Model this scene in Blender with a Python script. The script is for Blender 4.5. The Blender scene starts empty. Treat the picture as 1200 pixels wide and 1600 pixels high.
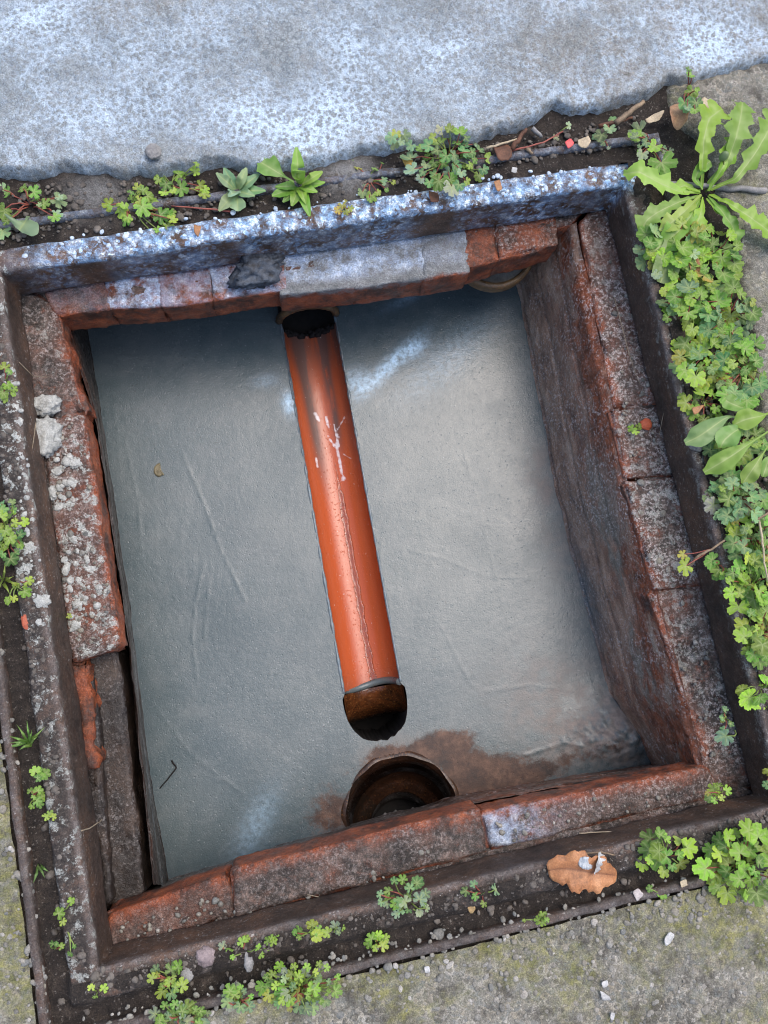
import bpy, math, random
import numpy as np
from mathutils import Vector, Matrix

random.seed(7)
rng = np.random.default_rng(7)
SC = bpy.context.scene
COL = SC.collection

# ------------------------------------------------------------------ camera
F_PX = 1250.0                                   # focal length in pixels of the 1200x1600 frame
CAM_LOC = Vector((-0.107, -0.101, 0.947))
ca, cb, cg = 0.155, -0.085, -0.196
RX = Matrix.Rotation(ca, 3, 'X'); RY = Matrix.Rotation(cb, 3, 'Y'); RZ = Matrix.Rotation(cg, 3, 'Z')
CAM_ROT = RZ @ RY @ RX
cam = bpy.data.cameras.new('camera')
cam.sensor_fit = 'VERTICAL'; cam.sensor_height = 36.0; cam.sensor_width = 27.0
cam.lens = 36.0 * F_PX / 1600.0
cam.clip_start = 0.01; cam.clip_end = 100.0
camo = bpy.data.objects.new('camera', cam); COL.objects.link(camo)
camo.matrix_world = Matrix.Translation(CAM_LOC) @ CAM_ROT.to_4x4()
SC.camera = camo
cam.dof.use_dof = True; cam.dof.focus_distance = 1.17; cam.dof.aperture_fstop = 11.0

# ------------------------------------------------------------------ sky and sun
SUN_EL, SUN_AZ = math.radians(68), math.radians(62)      # azimuth measured from +Y towards +X
world = bpy.data.worlds.new('World'); SC.world = world; world.use_nodes = True
wn = world.node_tree; wn.nodes.clear()
sky = wn.nodes.new('ShaderNodeTexSky'); sky.sky_type = 'NISHITA'; sky.sun_disc = False
sky.sun_elevation = SUN_EL; sky.sun_rotation = SUN_AZ; sky.air_density = 1.0; sky.dust_density = 4.0; sky.ozone_density = 1.0
hs = wn.nodes.new('ShaderNodeHueSaturation'); hs.inputs['Saturation'].default_value = 1.0
bg = wn.nodes.new('ShaderNodeBackground'); bg.inputs['Strength'].default_value = 0.15
wo = wn.nodes.new('ShaderNodeOutputWorld')
wn.links.new(sky.outputs[0], hs.inputs['Color']); wn.links.new(hs.outputs[0], bg.inputs['Color']); wn.links.new(bg.outputs[0], wo.inputs['Surface'])
sun = bpy.data.lights.new('sun', 'SUN'); sun.energy = 0.58; sun.angle = math.radians(44); sun.color = (1.0, 0.99, 0.97)
suno = bpy.data.objects.new('sun', sun); COL.objects.link(suno)
sd = Vector((math.sin(SUN_AZ) * math.cos(SUN_EL), math.cos(SUN_AZ) * math.cos(SUN_EL), math.sin(SUN_EL)))
suno.rotation_euler = sd.to_track_quat('Z', 'Y').to_euler(); suno.location = sd * 5
SC.view_settings.view_transform = 'Standard'; SC.view_settings.look = 'None'
SC.view_settings.exposure = 1.05; SC.view_settings.gamma = 1.0; SC.view_settings.use_curve_mapping = False
SC.render.engine = 'CYCLES'; SC.cycles.max_bounces = 6; SC.cycles.use_denoising = True; SC.cycles.filter_width = 1.0

# ------------------------------------------------------------------ helpers
def at(u, v, z=0.0):
    """world point at height z seen at photo pixel (u, v)"""
    d = CAM_ROT @ Vector(((u - 600.0) / F_PX, -(v - 800.0) / F_PX, -1.0))
    t = (z - CAM_LOC.z) / d.z
    return CAM_LOC + d * t

def axy(u, v, z=0.0):
    p = at(u, v, z); return (p.x, p.y)

def _h(ix, iy, iz, s):
    h = (ix * np.int64(374761393) + iy * np.int64(668265263) + iz * np.int64(2147483647 - 58) + np.int64(s) * np.int64(974634777)) & 0xffffffff
    h = ((h ^ (h >> 13)) * np.int64(1274126177)) & 0xffffffff
    h = ((h ^ (h >> 16)) * np.int64(2246822519 & 0x7fffffff)) & 0xffffffff
    return h ^ (h >> 15)

def pn(P, scale, seed=0):
    """gradient noise, about -0.8..0.8"""
    p = np.asarray(P, float) * scale
    i = np.floor(p).astype(np.int64); f = p - i
    w = f * f * f * (f * (f * 6 - 15) + 10)
    out = 0
    for dx in (0, 1):
        wx = w[:, 0] if dx else 1 - w[:, 0]
        for dy in (0, 1):
            wy = w[:, 1] if dy else 1 - w[:, 1]
            for dz in (0, 1):
                wz = w[:, 2] if dz else 1 - w[:, 2]
                h = _h(i[:, 0] + dx, i[:, 1] + dy, i[:, 2] + dz, seed)
                g = (((h & 1023) / 511.5 - 1) * (f[:, 0] - dx) + (((h >> 10) & 1023) / 511.5 - 1) * (f[:, 1] - dy)
                     + (((h >> 20) & 1023) / 511.5 - 1) * (f[:, 2] - dz))
                out = out + wx * wy * wz * g
    return out

def fbm(P, scale, octv=4, seed=0, gain=0.5):
    a, s, o = 1.0, scale, 0
    for k in range(octv):
        o = o + a * pn(P, s, seed + k * 17); a *= gain; s *= 2.03
    return o

def P3(x, y, z=None):
    x = np.asarray(x, float).ravel(); y = np.asarray(y, float).ravel()
    z = np.zeros_like(x) if z is None else np.broadcast_to(np.asarray(z, float).ravel(), x.shape)
    return np.stack([x, y, z], 1)

def sst(a, b, x):
    t = np.clip((x - a) / (b - a), 0, 1); return t * t * (3 - 2 * t)

def mesh(name, V, Fc, mats, parent=None, attrs=None, smooth=True, world_space=True, midx=None):
    V = np.asarray(V, float)
    if parent is not None and world_space:
        V = V - np.array(parent.location)
    me = bpy.data.meshes.new(name)
    if isinstance(Fc, np.ndarray):
        n, k = Fc.shape
        me.vertices.add(len(V)); me.vertices.foreach_set('co', V.ravel().astype(np.float32))
        me.loops.add(n * k); me.loops.foreach_set('vertex_index', Fc.ravel().astype(np.int32))
        me.polygons.add(n); me.polygons.foreach_set('loop_start', np.arange(0, n * k, k, dtype=np.int32))
        me.update(calc_edges=True); me.validate()
    else:
        me.from_pydata(V.tolist(), [], Fc); me.update()
    me.polygons.foreach_set('use_smooth', [smooth] * len(me.polygons))
    for m in (mats if isinstance(mats, (list, tuple)) else [mats]):
        me.materials.append(m)
    if midx is not None:
        me.polygons.foreach_set('material_index', np.asarray(midx, np.int32))
    for k, a in (attrs or {}).items():
        at_ = me.attributes.new(k, 'FLOAT', 'POINT'); at_.data.foreach_set('value', np.asarray(a, np.float32).ravel())
    o = bpy.data.objects.new(name, me); COL.objects.link(o)
    if parent is not None: o.parent = parent
    return o

def tag(o, label=None, cat=None, group=None, kind=None):
    if label: o['label'] = label
    if cat: o['category'] = cat
    if group: o['group'] = group
    if kind: o['kind'] = kind
    return o

def thing(name, label, cat, loc=(0, 0, 0), group=None):
    o = bpy.data.objects.new(name, None); COL.objects.link(o); o.location = loc
    o.empty_display_size = 0.02
    return tag(o, label, cat, group)

def gridfaces(nx, ny, off=0):
    i, j = np.meshgrid(np.arange(nx - 1), np.arange(ny - 1), indexing='ij')
    a = (i * ny + j).ravel() + off
    return np.stack([a, a + ny, a + ny + 1, a + 1], 1)

def axis(lo, hi, step, far, grow=1.35):
    c = list(np.arange(lo, hi + step / 2, step)); s = step
    left, right = [], []
    x = lo
    while x > -far: s *= grow; x -= s; left.append(x)
    s = step; x = hi
    while x < far: s *= grow; x += s; right.append(x)
    return np.array(left[::-1] + c + right)

def compact(V, Fc, attrs):
    used = np.unique(Fc); m = -np.ones(len(V), int); m[used] = np.arange(len(used))
    return V[used], m[Fc], {k: a[used] for k, a in attrs.items()}

def tube_np(pts, rad, n=6, cap=True):
    pts = [Vector(p) for p in pts]; k = len(pts); V = []; Fc = []
    rad = rad if hasattr(rad, '__len__') else [rad] * k
    up = Vector((0.3, 0.2, 0.93))
    for i, p in enumerate(pts):
        t = (pts[min(i + 1, k - 1)] - pts[max(i - 1, 0)]).normalized()
        a = t.cross(up)
        if a.length < 1e-4: a = t.cross(Vector((1, 0, 0)))
        a.normalize(); b = t.cross(a)
        for q in range(n):
            th = 2 * math.pi * q / n
            V.append(p + (a * math.cos(th) + b * math.sin(th)) * rad[i])
    for i in range(k - 1):
        for q in range(n):
            Fc.append((i * n + q, i * n + (q + 1) % n, (i + 1) * n + (q + 1) % n, (i + 1) * n + q))
    if cap:
        Fc.append(tuple(range(n))[::-1]); Fc.append(tuple((k - 1) * n + q for q in range(n)))
    return [tuple(v) for v in V], Fc

class Bag:
    def __init__(s): s.V = []; s.F = []; s.M = []
    def add(s, V, Fc, mi=0):
        o = len(s.V); s.V += [tuple(v) for v in V]; s.F += [tuple(i + o for i in f) for f in Fc]; s.M += [mi] * len(Fc)

# ------------------------------------------------------------------ material kit
class MK:
    def __init__(s, name):
        s.m = bpy.data.materials.new(name); s.m.use_nodes = True
        s.t = s.m.node_tree; s.b = s.t.nodes['Principled BSDF']; s.out = s.t.nodes['Material Output']
        g = s.n('ShaderNodeNewGeometry'); s.pos = g.outputs['Position']; s.geo = g
    def n(s, ty, **kw):
        x = s.t.nodes.new(ty)
        for k, v in kw.items(): setattr(x, k, v)
        return x
    def put(s, sock, v):
        if hasattr(v, 'is_output') or isinstance(v, bpy.types.NodeSocket): s.t.links.new(v, sock)
        else:
            if isinstance(v, (tuple, list)) and len(v) == 3 and sock.type == 'RGBA': v = (*v, 1)
            sock.default_value = v
    def noise(s, scale, detail=4, rough=0.55, vec=None, dist=0.0, col=False):
        x = s.n('ShaderNodeTexNoise'); s.put(x.inputs['Vector'], vec or s.pos)
        x.inputs['Scale'].default_value = scale; x.inputs['Detail'].default_value = detail
        x.inputs['Roughness'].default_value = rough; x.inputs['Distortion'].default_value = dist
        return x.outputs['Color' if col else 'Fac']
    def voro(s, scale, feature='F1', vec=None, out='Distance', rand=1.0):
        x = s.n('ShaderNodeTexVoronoi', feature=feature); s.put(x.inputs['Vector'], vec or s.pos)
        x.inputs['Scale'].default_value = scale; x.inputs['Randomness'].default_value = rand
        return x.outputs[out]
    def scalev(s, v, vec=None):
        x = s.n('ShaderNodeVectorMath', operation='MULTIPLY'); s.put(x.inputs[0], vec or s.pos); x.inputs[1].default_value = v
        return x.outputs[0]
    def warp(s, amt, scale):
        x = s.n('ShaderNodeVectorMath', operation='MULTIPLY_ADD')
        s.put(x.inputs[0], s.noise(scale, 3, col=True)); x.inputs[1].default_value = (amt,) * 3; s.put(x.inputs[2], s.pos)
        return x.outputs[0]
    def ramp(s, fac, stops):
        x = s.n('ShaderNodeValToRGB'); s.put(x.inputs[0], fac); e = x.color_ramp.elements
        while len(e) < len(stops): e.new(0.5)
        for el, (p, c) in zip(e, stops):
            el.position = p; el.color = (*c, 1) if isinstance(c, tuple) else (c, c, c, 1)
        return x.outputs[0]
    def mix(s, f, a, b, mode='MIX'):
        x = s.n('ShaderNodeMix', data_type='RGBA', blend_type=mode)
        s.put(x.inputs[0], f); s.put(x.inputs[6], a); s.put(x.inputs[7], b); return x.outputs[2]
    def ma(s, op, a, b=0.0, clamp=False):
        x = s.n('ShaderNodeMath', operation=op, use_clamp=clamp); s.put(x.inputs[0], a); s.put(x.inputs[1], b); return x.outputs[0]
    def attr(s, name):
        x = s.n('ShaderNodeAttribute', attribute_name=name); return x.outputs['Fac']
    def th(s, v, lo, hi):
        return s.ramp(v, [(lo, 0.0), (hi, 1.0)])
    def bump(s, h, strength=0.5, dist=0.002, prev=None):
        x = s.n('ShaderNodeBump'); x.inputs['Strength'].default_value = strength; x.inputs['Distance'].default_value = dist
        s.put(x.inputs['Height'], h)
        if prev is not None: s.put(x.inputs['Normal'], prev)
        return x.outputs[0]
    def fin(s, color=None, rough=None, normal=None, spec=None, grain=0.0, **kw):
        if grain:
            g = s.ramp(s.noise(620, 3, 0.85), [(0.3, 1.0 - grain), (0.5, 1.0), (0.72, 1.0 + grain * 1.2)])
            color = s.mix(1.0, color, g, 'MULTIPLY')
            normal = s.bump(s.noise(480, 3, 0.8), min(1.0, grain * 1.1), 0.0012, normal)
        if color is not None: s.put(s.b.inputs['Base Color'], color)
        if rough is not None: s.put(s.b.inputs['Roughness'], rough)
        if normal is not None: s.put(s.b.inputs['Normal'], normal)
        if spec is not None: s.put(s.b.inputs['Specular IOR Level'], spec)
        for k, v in kw.items(): s.put(s.b.inputs[k], v)
        return s.m

def m_mortar():
    k = MK('wet_mortar')
    big = k.noise(5, 5, 0.6, dist=0.6); mid = k.noise(38, 5, 0.6); fine = k.noise(420, 3, 0.6)
    base = k.ramp(big, [(0.3, (0.050, 0.074, 0.082)), (0.5, (0.068, 0.092, 0.099)), (0.72, (0.096, 0.116, 0.119))])
    base = k.mix(k.ma('MULTIPLY', k.th(mid, 0.45, 0.75), 0.35), base, (0.135, 0.15, 0.15))
    base = k.mix(k.ma('MULTIPLY', k.th(k.noise(240, 2), 0.68, 0.74), 0.6), base, (0.035, 0.037, 0.037))
    base = k.mix(k.ma('MULTIPLY', k.th(k.noise(330, 2, vec=k.scalev((1, .8, 1))), 0.66, 0.72), 0.4), base, (0.27, 0.29, 0.3))
    dry = k.ma('MULTIPLY', k.attr('dry'), k.th(k.noise(30, 6, 0.7), 0.35, 0.6))
    base = k.mix(dry, base, k.ramp(k.noise(60, 6, .7), [(.35, (0.1, 0.085, 0.075)), (.65, (0.2, 0.165, 0.145))]))
    br = k.th(k.ma('ADD', k.ma('MULTIPLY', k.attr('brown'), .42), k.ma('MULTIPLY', k.noise(34, 9, 0.85), 1.25)), .82, 1.06)
    base = k.mix(br, base, k.ramp(k.noise(38, 8, 0.72), [(0.34, (0.012, 0.007, 0.006)), (0.5, (0.05, 0.022, 0.013)), (0.66, (0.12, 0.062, 0.038))]))
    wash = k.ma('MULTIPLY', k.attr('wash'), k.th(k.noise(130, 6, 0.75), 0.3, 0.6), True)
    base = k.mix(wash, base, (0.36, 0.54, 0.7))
    ro = k.ramp(k.noise(12, 5, 0.65), [(0.35, 0.17), (0.7, 0.32)])
    ro = k.mix(k.ma('MAXIMUM', dry, br), ro, (0.55, 0.55, 0.55))
    n1 = k.bump(k.noise(140, 5, 0.65), 0.07, 0.0016); n1 = k.bump(k.th(k.noise(95, 5, 0.7), 0.58, 0.7), 0.10, 0.0012, n1)
    n2 = k.bump(fine, 0.32, 0.0007, n1)
    n2 = k.bump(k.th(k.voro(120), 0.0, 0.16), 0.3, 0.0010, n2)
    return k.fin(base, ro, n2, 0.5, grain=0.2)

def m_topslab():
    k = MK('limewashed_concrete')
    w = k.warp(0.004, 90)
    x = k.n('ShaderNodeTexVoronoi'); k.put(x.inputs['Vector'], w); x.inputs['Scale'].default_value = 175
    v = x.outputs['Distance']; sep = k.n('ShaderNodeSeparateColor'); k.put(sep.inputs[0], x.outputs['Color'])
    big = k.noise(7, 6, 0.68, dist=0.5); gr = k.noise(260, 5, 0.75)
    base = k.ramp(k.ma('ADD', k.ma('MULTIPLY', big, .6), k.ma('MULTIPLY', gr, .4)), [(0.32, (0.155, 0.18, 0.19)), (0.5, (0.238, 0.268, 0.282)), (0.68, (0.32, 0.35, 0.36))])
    dots = k.ma('MULTIPLY', k.th(v, 0.4, 0.2), k.th(sep.outputs[0], 0.35, 0.6))
    base = k.mix(k.ma('MULTIPLY', dots, 0.5), base, k.ramp(sep.outputs[1], [(0.0, (0.06, 0.085, 0.11)), (0.6, (0.12, 0.14, 0.15)), (1.0, (0.2, 0.18, 0.15))]))
    tan = k.ma('MULTIPLY', k.attr('tan'), k.th(k.noise(22, 6, 0.75), 0.38, 0.62))
    base = k.mix(k.ma('MULTIPLY', tan, 0.7), base, k.ramp(k.noise(130, 5, 0.7), [(0.35, (0.13, 0.115, 0.09)), (0.65, (0.28, 0.25, 0.205))]))
    pat = k.ma('ADD', k.ma('MULTIPLY', k.th(k.noise(9, 7, 0.75, dist=0.6), 0.42, 0.66), 0.75), k.attr('wash'))
    wh = k.ma('MULTIPLY', pat, k.th(k.ma('ADD', k.ma('MULTIPLY', v, .5), k.noise(110, 6, 0.8)), 0.6, 0.84), True)
    base = k.mix(k.ma('MULTIPLY', wh, 0.85), base, (0.55, 0.68, 0.82))
    n1 = k.bump(k.ma('SUBTRACT', 0.5, v), 0.35, 0.003); n1 = k.bump(gr, 0.9, 0.003, n1); n1 = k.bump(k.noise(70, 5, .7), .5, .004, n1)
    return k.fin(base, 0.8, n1, 0.3, grain=0.6)

def m_concrete(name, moss=1.0, dark=1.0):
    k = MK(name)
    w = k.warp(0.006, 150)
    x = k.n('ShaderNodeTexVoronoi'); k.put(x.inputs['Vector'], w); x.inputs['Scale'].default_value = 130
    big = k.noise(6, 5, 0.62, dist=0.4)
    base = k.ramp(big, [(0.3, (0.09 * dark, 0.085 * dark, 0.07 * dark)), (0.5, (0.19 * dark, 0.18 * dark, 0.15 * dark)), (0.72, (0.25 * dark, 0.24 * dark, 0.205 * dark))])
    sep = k.n('ShaderNodeSeparateColor'); k.put(sep.inputs[0], x.outputs['Color'])
    st = k.ramp(sep.outputs[0], [(0.0, (0.08, 0.085, 0.085)), (0.3, (0.22, 0.2, 0.16)), (0.55, (0.15, 0.17, 0.17)), (0.8, (0.3, 0.26, 0.19)), (1.0, (0.42, 0.4, 0.36))])
    base = k.mix(k.ma('MULTIPLY', k.th(x.outputs['Distance'], 0.42, 0.25), 0.45), base, st)
    base = k.mix(k.ma('MULTIPLY', k.th(k.noise(240, 4, .75), .54, .64), .6), base, (.36, .34, .29))
    base = k.mix(k.ma('MULTIPLY', k.th(k.noise(28, 7, 0.76), 0.48, 0.62), 0.75), base, (0.045, 0.04, 0.033))
    ms = k.ma('MULTIPLY', k.th(k.ma('ADD', k.noise(8, 6, 0.7, dist=0.5), k.ma('MULTIPLY', k.attr('moss'), 0.14)), 0.53, 0.68), moss, True)
    ms = k.ma('MULTIPLY', ms, k.th(k.noise(120, 5, 0.7), 0.35, 0.6))
    base = k.mix(k.ma('MULTIPLY', ms, .75), base, k.ramp(k.noise(45, 3), [(0.35, (0.06, 0.07, 0.015)), (0.65, (0.23, 0.22, 0.06))]))
    n1 = k.bump(k.ma('SUBTRACT', 0.5, x.outputs['Distance']), 0.5, 0.0025); n1 = k.bump(k.noise(350, 4, 0.65), 0.6, 0.0016, n1)
    return k.fin(base, 0.8, n1, 0.3, grain=0.6)

def m_iron():
    k = MK('rusty_cast_iron')
    big = k.noise(16, 7, 0.72)
    base = k.ramp(big, [(0.32, (0.02, 0.013, 0.010)), (0.5, (0.07, 0.042, 0.029)), (0.66, (0.135, 0.07, 0.04)), (0.78, (0.2, 0.1, 0.055))])
    base = k.mix(k.ma('MULTIPLY', k.th(k.noise(120, 6, 0.75), 0.52, 0.66), 0.5), base, (0.1, 0.085, 0.075))
    wear = k.ma('MULTIPLY', k.attr('edge'), k.th(k.noise(70, 6, 0.75), 0.36, 0.6))
    base = k.mix(k.ma('MULTIPLY', wear, 0.75), base, (0.15, 0.135, 0.13))
    dirt = k.ma('MULTIPLY', k.attr('dirt'), k.th(k.noise(26, 6, 0.75), 0.34, 0.5))
    base = k.mix(dirt, base, k.ramp(k.noise(150, 6, 0.75), [(0.32, (0.008, 0.006, 0.005)), (0.55, (0.04, 0.032, 0.027)), (0.72, (0.13, 0.11, 0.095))]))
    li = k.ma('MULTIPLY', k.attr('lichen'), k.th(k.noise(60, 7, 0.78), 0.54, 0.58))
    base = k.mix(li, base, k.ramp(k.noise(160, 3), [(0.35, (0.2, 0.215, 0.2)), (0.7, (0.42, 0.43, 0.4))]))
    v = k.voro(105, 'DISTANCE_TO_EDGE', k.warp(0.006, 110))
    wn_ = k.ma('MULTIPLY', k.attr('white'), k.th(k.ma('ADD', k.noise(42, 7, 0.76), k.ma('MULTIPLY', k.th(v, 0.22, 0.02), 0.14)), 0.42, 0.6), True)
    base = k.mix(wn_, base, k.ramp(k.noise(85, 6, 0.75), [(0.34, (0.09, 0.17, 0.29)), (0.5, (0.24, 0.39, 0.6)), (0.6, (0.72, 0.84, 0.95))]))
    base = k.mix(k.ma('MULTIPLY', k.ma('MULTIPLY', k.th(k.noise(260, 4, .7), .6, .66), k.th(k.noise(16, 4), .42, .6)), .7), base, (.4, .38, .36))
    n1 = k.bump(k.noise(220, 6, 0.75), 0.7, 0.0018); n1 = k.bump(k.noise(55, 5, 0.7), 0.5, 0.004, n1)
    n1 = k.bump(wn_, 0.5, 0.0012, n1)
    ro = k.mix(dirt, k.ramp(k.noise(35, 5), [(0.35, 0.34), (0.7, 0.62)]), (0.75, 0.75, 0.75))
    return k.fin(base, ro, n1, 0.4, grain=0.6)

def m_brick():
    k = MK('weathered_red_brick')
    patch = k.noise(11, 5, 0.65)
    red = k.ramp(k.noise(45, 6, 0.72), [(0.3, (0.13, 0.03, 0.012)), (0.5, (0.25, 0.06, 0.02)), (0.7, (0.36, 0.105, 0.04))])
    red = k.mix(k.ma('MULTIPLY', k.th(k.noise(26, 6, 0.75), 0.46, 0.6), 0.85), red, (0.03, 0.018, 0.013))
    cr = k.ramp(k.noise(75, 8, 0.8), [(0.34, (0.010, 0.009, 0.008)), (0.48, (0.05, 0.04, 0.034)), (0.58, (0.125, 0.09, 0.075)), (0.7, (0.25, 0.18, 0.15))])
    cr = k.mix(k.ma('MULTIPLY', k.th(patch, 0.52, 0.66), 0.6), cr, (0.16, 0.07, 0.045))
    cr = k.mix(k.ma('MULTIPLY', k.th(k.noise(17, 6, 0.7), 0.5, 0.62), 0.75), cr, (0.018, 0.015, 0.013))
    clean = k.ma('MULTIPLY', k.attr('inner'), k.th(k.noise(30, 6, 0.72), 0.34, 0.5), True)
    amt = k.ma('MULTIPLY', k.attr('crust'), k.th(k.noise(38, 6, 0.7), 0.22, 0.45), True)
    amt = k.ma('MULTIPLY', amt, k.ma('SUBTRACT', 1.0, clean), True)
    c = k.mix(amt, red, cr)
    li = k.ma('MULTIPLY', k.attr('lichen'), k.th(k.noise(70, 7, 0.78), 0.52, 0.57))
    c = k.mix(li, c, (0.33, 0.345, 0.32))
    spm = k.ma('MULTIPLY', k.attr('speck'), k.th(k.noise(19, 5, 0.7), 0.3, 0.58))
    sp = k.ma('MULTIPLY', spm, k.th(k.noise(230, 5, 0.75), 0.5, 0.6), True)
    c = k.mix(k.ma('MULTIPLY', sp, 0.85), c, (0.5, 0.45, 0.43))
    sm = k.th(k.ma('ADD', k.ma('MULTIPLY', k.attr('smear'), .6), k.ma('MULTIPLY', k.noise(24, 7, 0.74), .7)), .62, .74)
    c = k.mix(k.ma('MULTIPLY', sm, .92), c, k.ramp(k.noise(60, 7, .76), [(.32, (.09, .1, .105)), (.5, (.17, .185, .19)), (.68, (.27, .29, .3))]))
    wh = k.ma('MULTIPLY', k.attr('white'), k.th(k.noise(40, 7, 0.76), 0.4, 0.56), True)
    c = k.mix(k.ma('MULTIPLY', wh, 0.9), c, k.ramp(k.noise(95, 6, .75), [(0.32, (0.2, 0.27, 0.4)), (0.5, (0.4, 0.5, 0.66)), (0.66, (0.7, 0.78, 0.88))]))
    n1 = k.bump(k.noise(240, 6, 0.75), 0.7, 0.002); n1 = k.bump(k.noise(70, 6, 0.7), 0.55, 0.004, n1)
    return k.fin(c, k.ramp(k.noise(30, 4), [(0.35, 0.32), (0.7, 0.65)]), n1, 0.45, grain=0.65)

def m_wall(name='damp_chamber_wall', q=1.0):
    k = MK(name)
    st = k.scalev((0.5, 0.4, 1.0)); sv = k.scalev((1.0, 1.0, 0.3))
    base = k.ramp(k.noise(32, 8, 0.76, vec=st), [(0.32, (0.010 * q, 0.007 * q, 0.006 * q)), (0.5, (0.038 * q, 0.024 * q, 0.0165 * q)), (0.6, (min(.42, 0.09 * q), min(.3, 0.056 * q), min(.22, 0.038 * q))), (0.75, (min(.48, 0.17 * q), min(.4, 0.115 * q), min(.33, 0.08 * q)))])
    base = k.mix(k.ma('MULTIPLY', k.attr('red'), k.th(k.noise(26, 6, 0.74, vec=st), 0.38, 0.55), True), base, k.ramp(k.noise(70, 5), [(.35, (0.1, 0.03, 0.013)), (.65, (0.3, 0.085, 0.032))]))
    base = k.mix(k.ma('MULTIPLY', k.attr('grey'), k.th(k.noise(22, 6, 0.72, vec=st), 0.47, 0.56), True), base, k.ramp(k.noise(90, 5, .7), [(.35, (0.13, 0.11, 0.085)), (.65, (0.27, 0.245, 0.2))]))
    base = k.mix(k.ma('MULTIPLY', k.attr('mortar'), k.th(k.noise(40, 6, 0.74), 0.34, 0.5), True), base, (0.13, 0.15, 0.155))
    spm = k.ma('MULTIPLY', k.attr('speck'), k.th(k.noise(17, 6, 0.72, vec=sv), 0.36, 0.6))
    sp = k.ma('MULTIPLY', spm, k.th(k.noise(240, 5, 0.74), 0.525, 0.6), True)
    base = k.mix(k.ma('MULTIPLY', sp, 0.9), base, (0.6, 0.56, 0.54))
    n1 = k.bump(k.noise(170, 6, 0.75), 0.7, 0.0022); n1 = k.bump(k.noise(50, 5, .7), .4, .004, n1)
    return k.fin(base, k.ramp(k.noise(25, 4), [(0.35, 0.26), (0.7, 0.6)]), n1, 0.5, grain=0.65)

def m_soil():
    k = MK('dark_soil')
    c = k.ramp(k.noise(60, 6, 0.72), [(0.3, (0.008, 0.006, 0.005)), (0.52, (0.026, 0.02, 0.016)), (0.72, (0.06, 0.047, 0.037))])
    c = k.mix(k.ma('MULTIPLY', k.th(k.noise(320, 3), 0.62, 0.7), 0.6), c, (0.2, 0.18, 0.16))
    c = k.mix(k.ma('MULTIPLY', k.attr('sand'), k.th(k.noise(50, 5), 0.3, 0.55), True), c, (0.21, 0.21, 0.205))
    n1 = k.bump(k.noise(160, 6, 0.75), 0.9, 0.004)
    return k.fin(c, 0.8, n1, 0.3, grain=0.75)

def m_pvc():
    k = MK('orange_plastic')
    film = k.ma('MULTIPLY', k.attr('film'), k.th(k.noise(40, 7, 0.7, vec=k.scalev((1.6, 0.25, 1.6))), 0.28, 0.46), True)
    c = k.mix(k.ma('MULTIPLY', film, 0.92), (0.37, 0.075, 0.023), (0.09, 0.055, 0.045))
    dr = k.attr('drip')
    c = k.mix(k.ma('MULTIPLY', k.th(dr, 0.35, 0.7), 0.8), c, (0.62, 0.6, 0.62))
    sp = k.ma('MULTIPLY', k.th(k.noise(230, 2), 0.715, 0.75), 0.7)
    c = k.mix(sp, c, (0.6, 0.5, 0.46))
    wet = k.attr('wet')
    ro = k.mix(wet, k.ramp(film, [(0.0, 0.26), (1.0, 0.45)]), (0.04, 0.04, 0.04))
    n1 = k.bump(k.noise(60, 5, 0.7), 0.2, 0.002); n1 = k.bump(k.th(k.noise(260, 3), .62, .7), .4, .0008, n1)
    return k.fin(c, ro, n1, 0.5)

def m_glaze(name, a, b, rough=0.12, fleck=0.5):
    k = MK(name)
    c = k.ramp(k.noise(55, 6, 0.7, vec=k.scalev((1, 1, 1.6))), [(0.3, a), (0.7, b)])
    c = k.mix(k.ma('MULTIPLY', k.attr('dirt'), k.th(k.noise(50, 6, 0.7), 0.3, 0.55), True), c, (0.012, 0.01, 0.008))  # dirt tint; on the outlet chute the mask paints in shade
    c = k.mix(k.ma('MULTIPLY', k.th(k.noise(380, 2), 0.6, 0.68), fleck), c, (0.32, 0.14, 0.04))
    n1 = k.bump(k.noise(60, 4, 0.6), 0.5, 0.003); n1 = k.bump(k.noise(240, 3), 0.3, 0.001, n1)
    return k.fin(c, k.ramp(k.noise(60, 4), [(0.4, rough), (0.7, rough + 0.25)]), n1, 0.55)

def m_leaf(name='leaf_green', sat=1.0):
    k = MK(name)
    oi = k.n('ShaderNodeObjectInfo'); tc = k.n('ShaderNodeTexCoord')
    col = oi.outputs['Color']
    c = k.mix(k.ma('MULTIPLY', k.noise(2.2, 4, 0.6, vec=tc.outputs['Object']), 0.4), col, (0.04, 0.09, 0.012))
    c = k.mix(k.ma('MULTIPLY', k.attr('vein'), 0.7), c, (0.42, 0.5, 0.2))
    c = k.mix(k.ma('MULTIPLY', k.th(k.noise(3.5, 5, 0.7, vec=tc.outputs['Object']), 0.64, 0.7), 0.4), c, (0.1, 0.08, 0.025))
    k.fin(c, 0.42, k.bump(k.noise(6, 4, 0.6, vec=tc.outputs['Object']), 0.35, 0.15), 0.5)
    tr = k.n('ShaderNodeBsdfTranslucent'); k.put(tr.inputs[0], c)
    mx = k.n('ShaderNodeMixShader'); mx.inputs[0].default_value = 0.36
    k.t.links.new(k.b.outputs[0], mx.inputs[1]); k.t.links.new(tr.outputs[0], mx.inputs[2]); k.t.links.new(mx.outputs[0], k.out.inputs[0])
    return k.m

def m_flat(name, a, b, scale=60, rough=0.6, obj=False, bump=0.3):
    k = MK(name)
    c = k.ramp(k.noise(scale, 5, 0.65), [(0.3, a), (0.7, b)])
    return k.fin(c, rough, k.bump(k.noise(scale * 4, 4), bump, 0.001), 0.4, grain=0.3)

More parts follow.
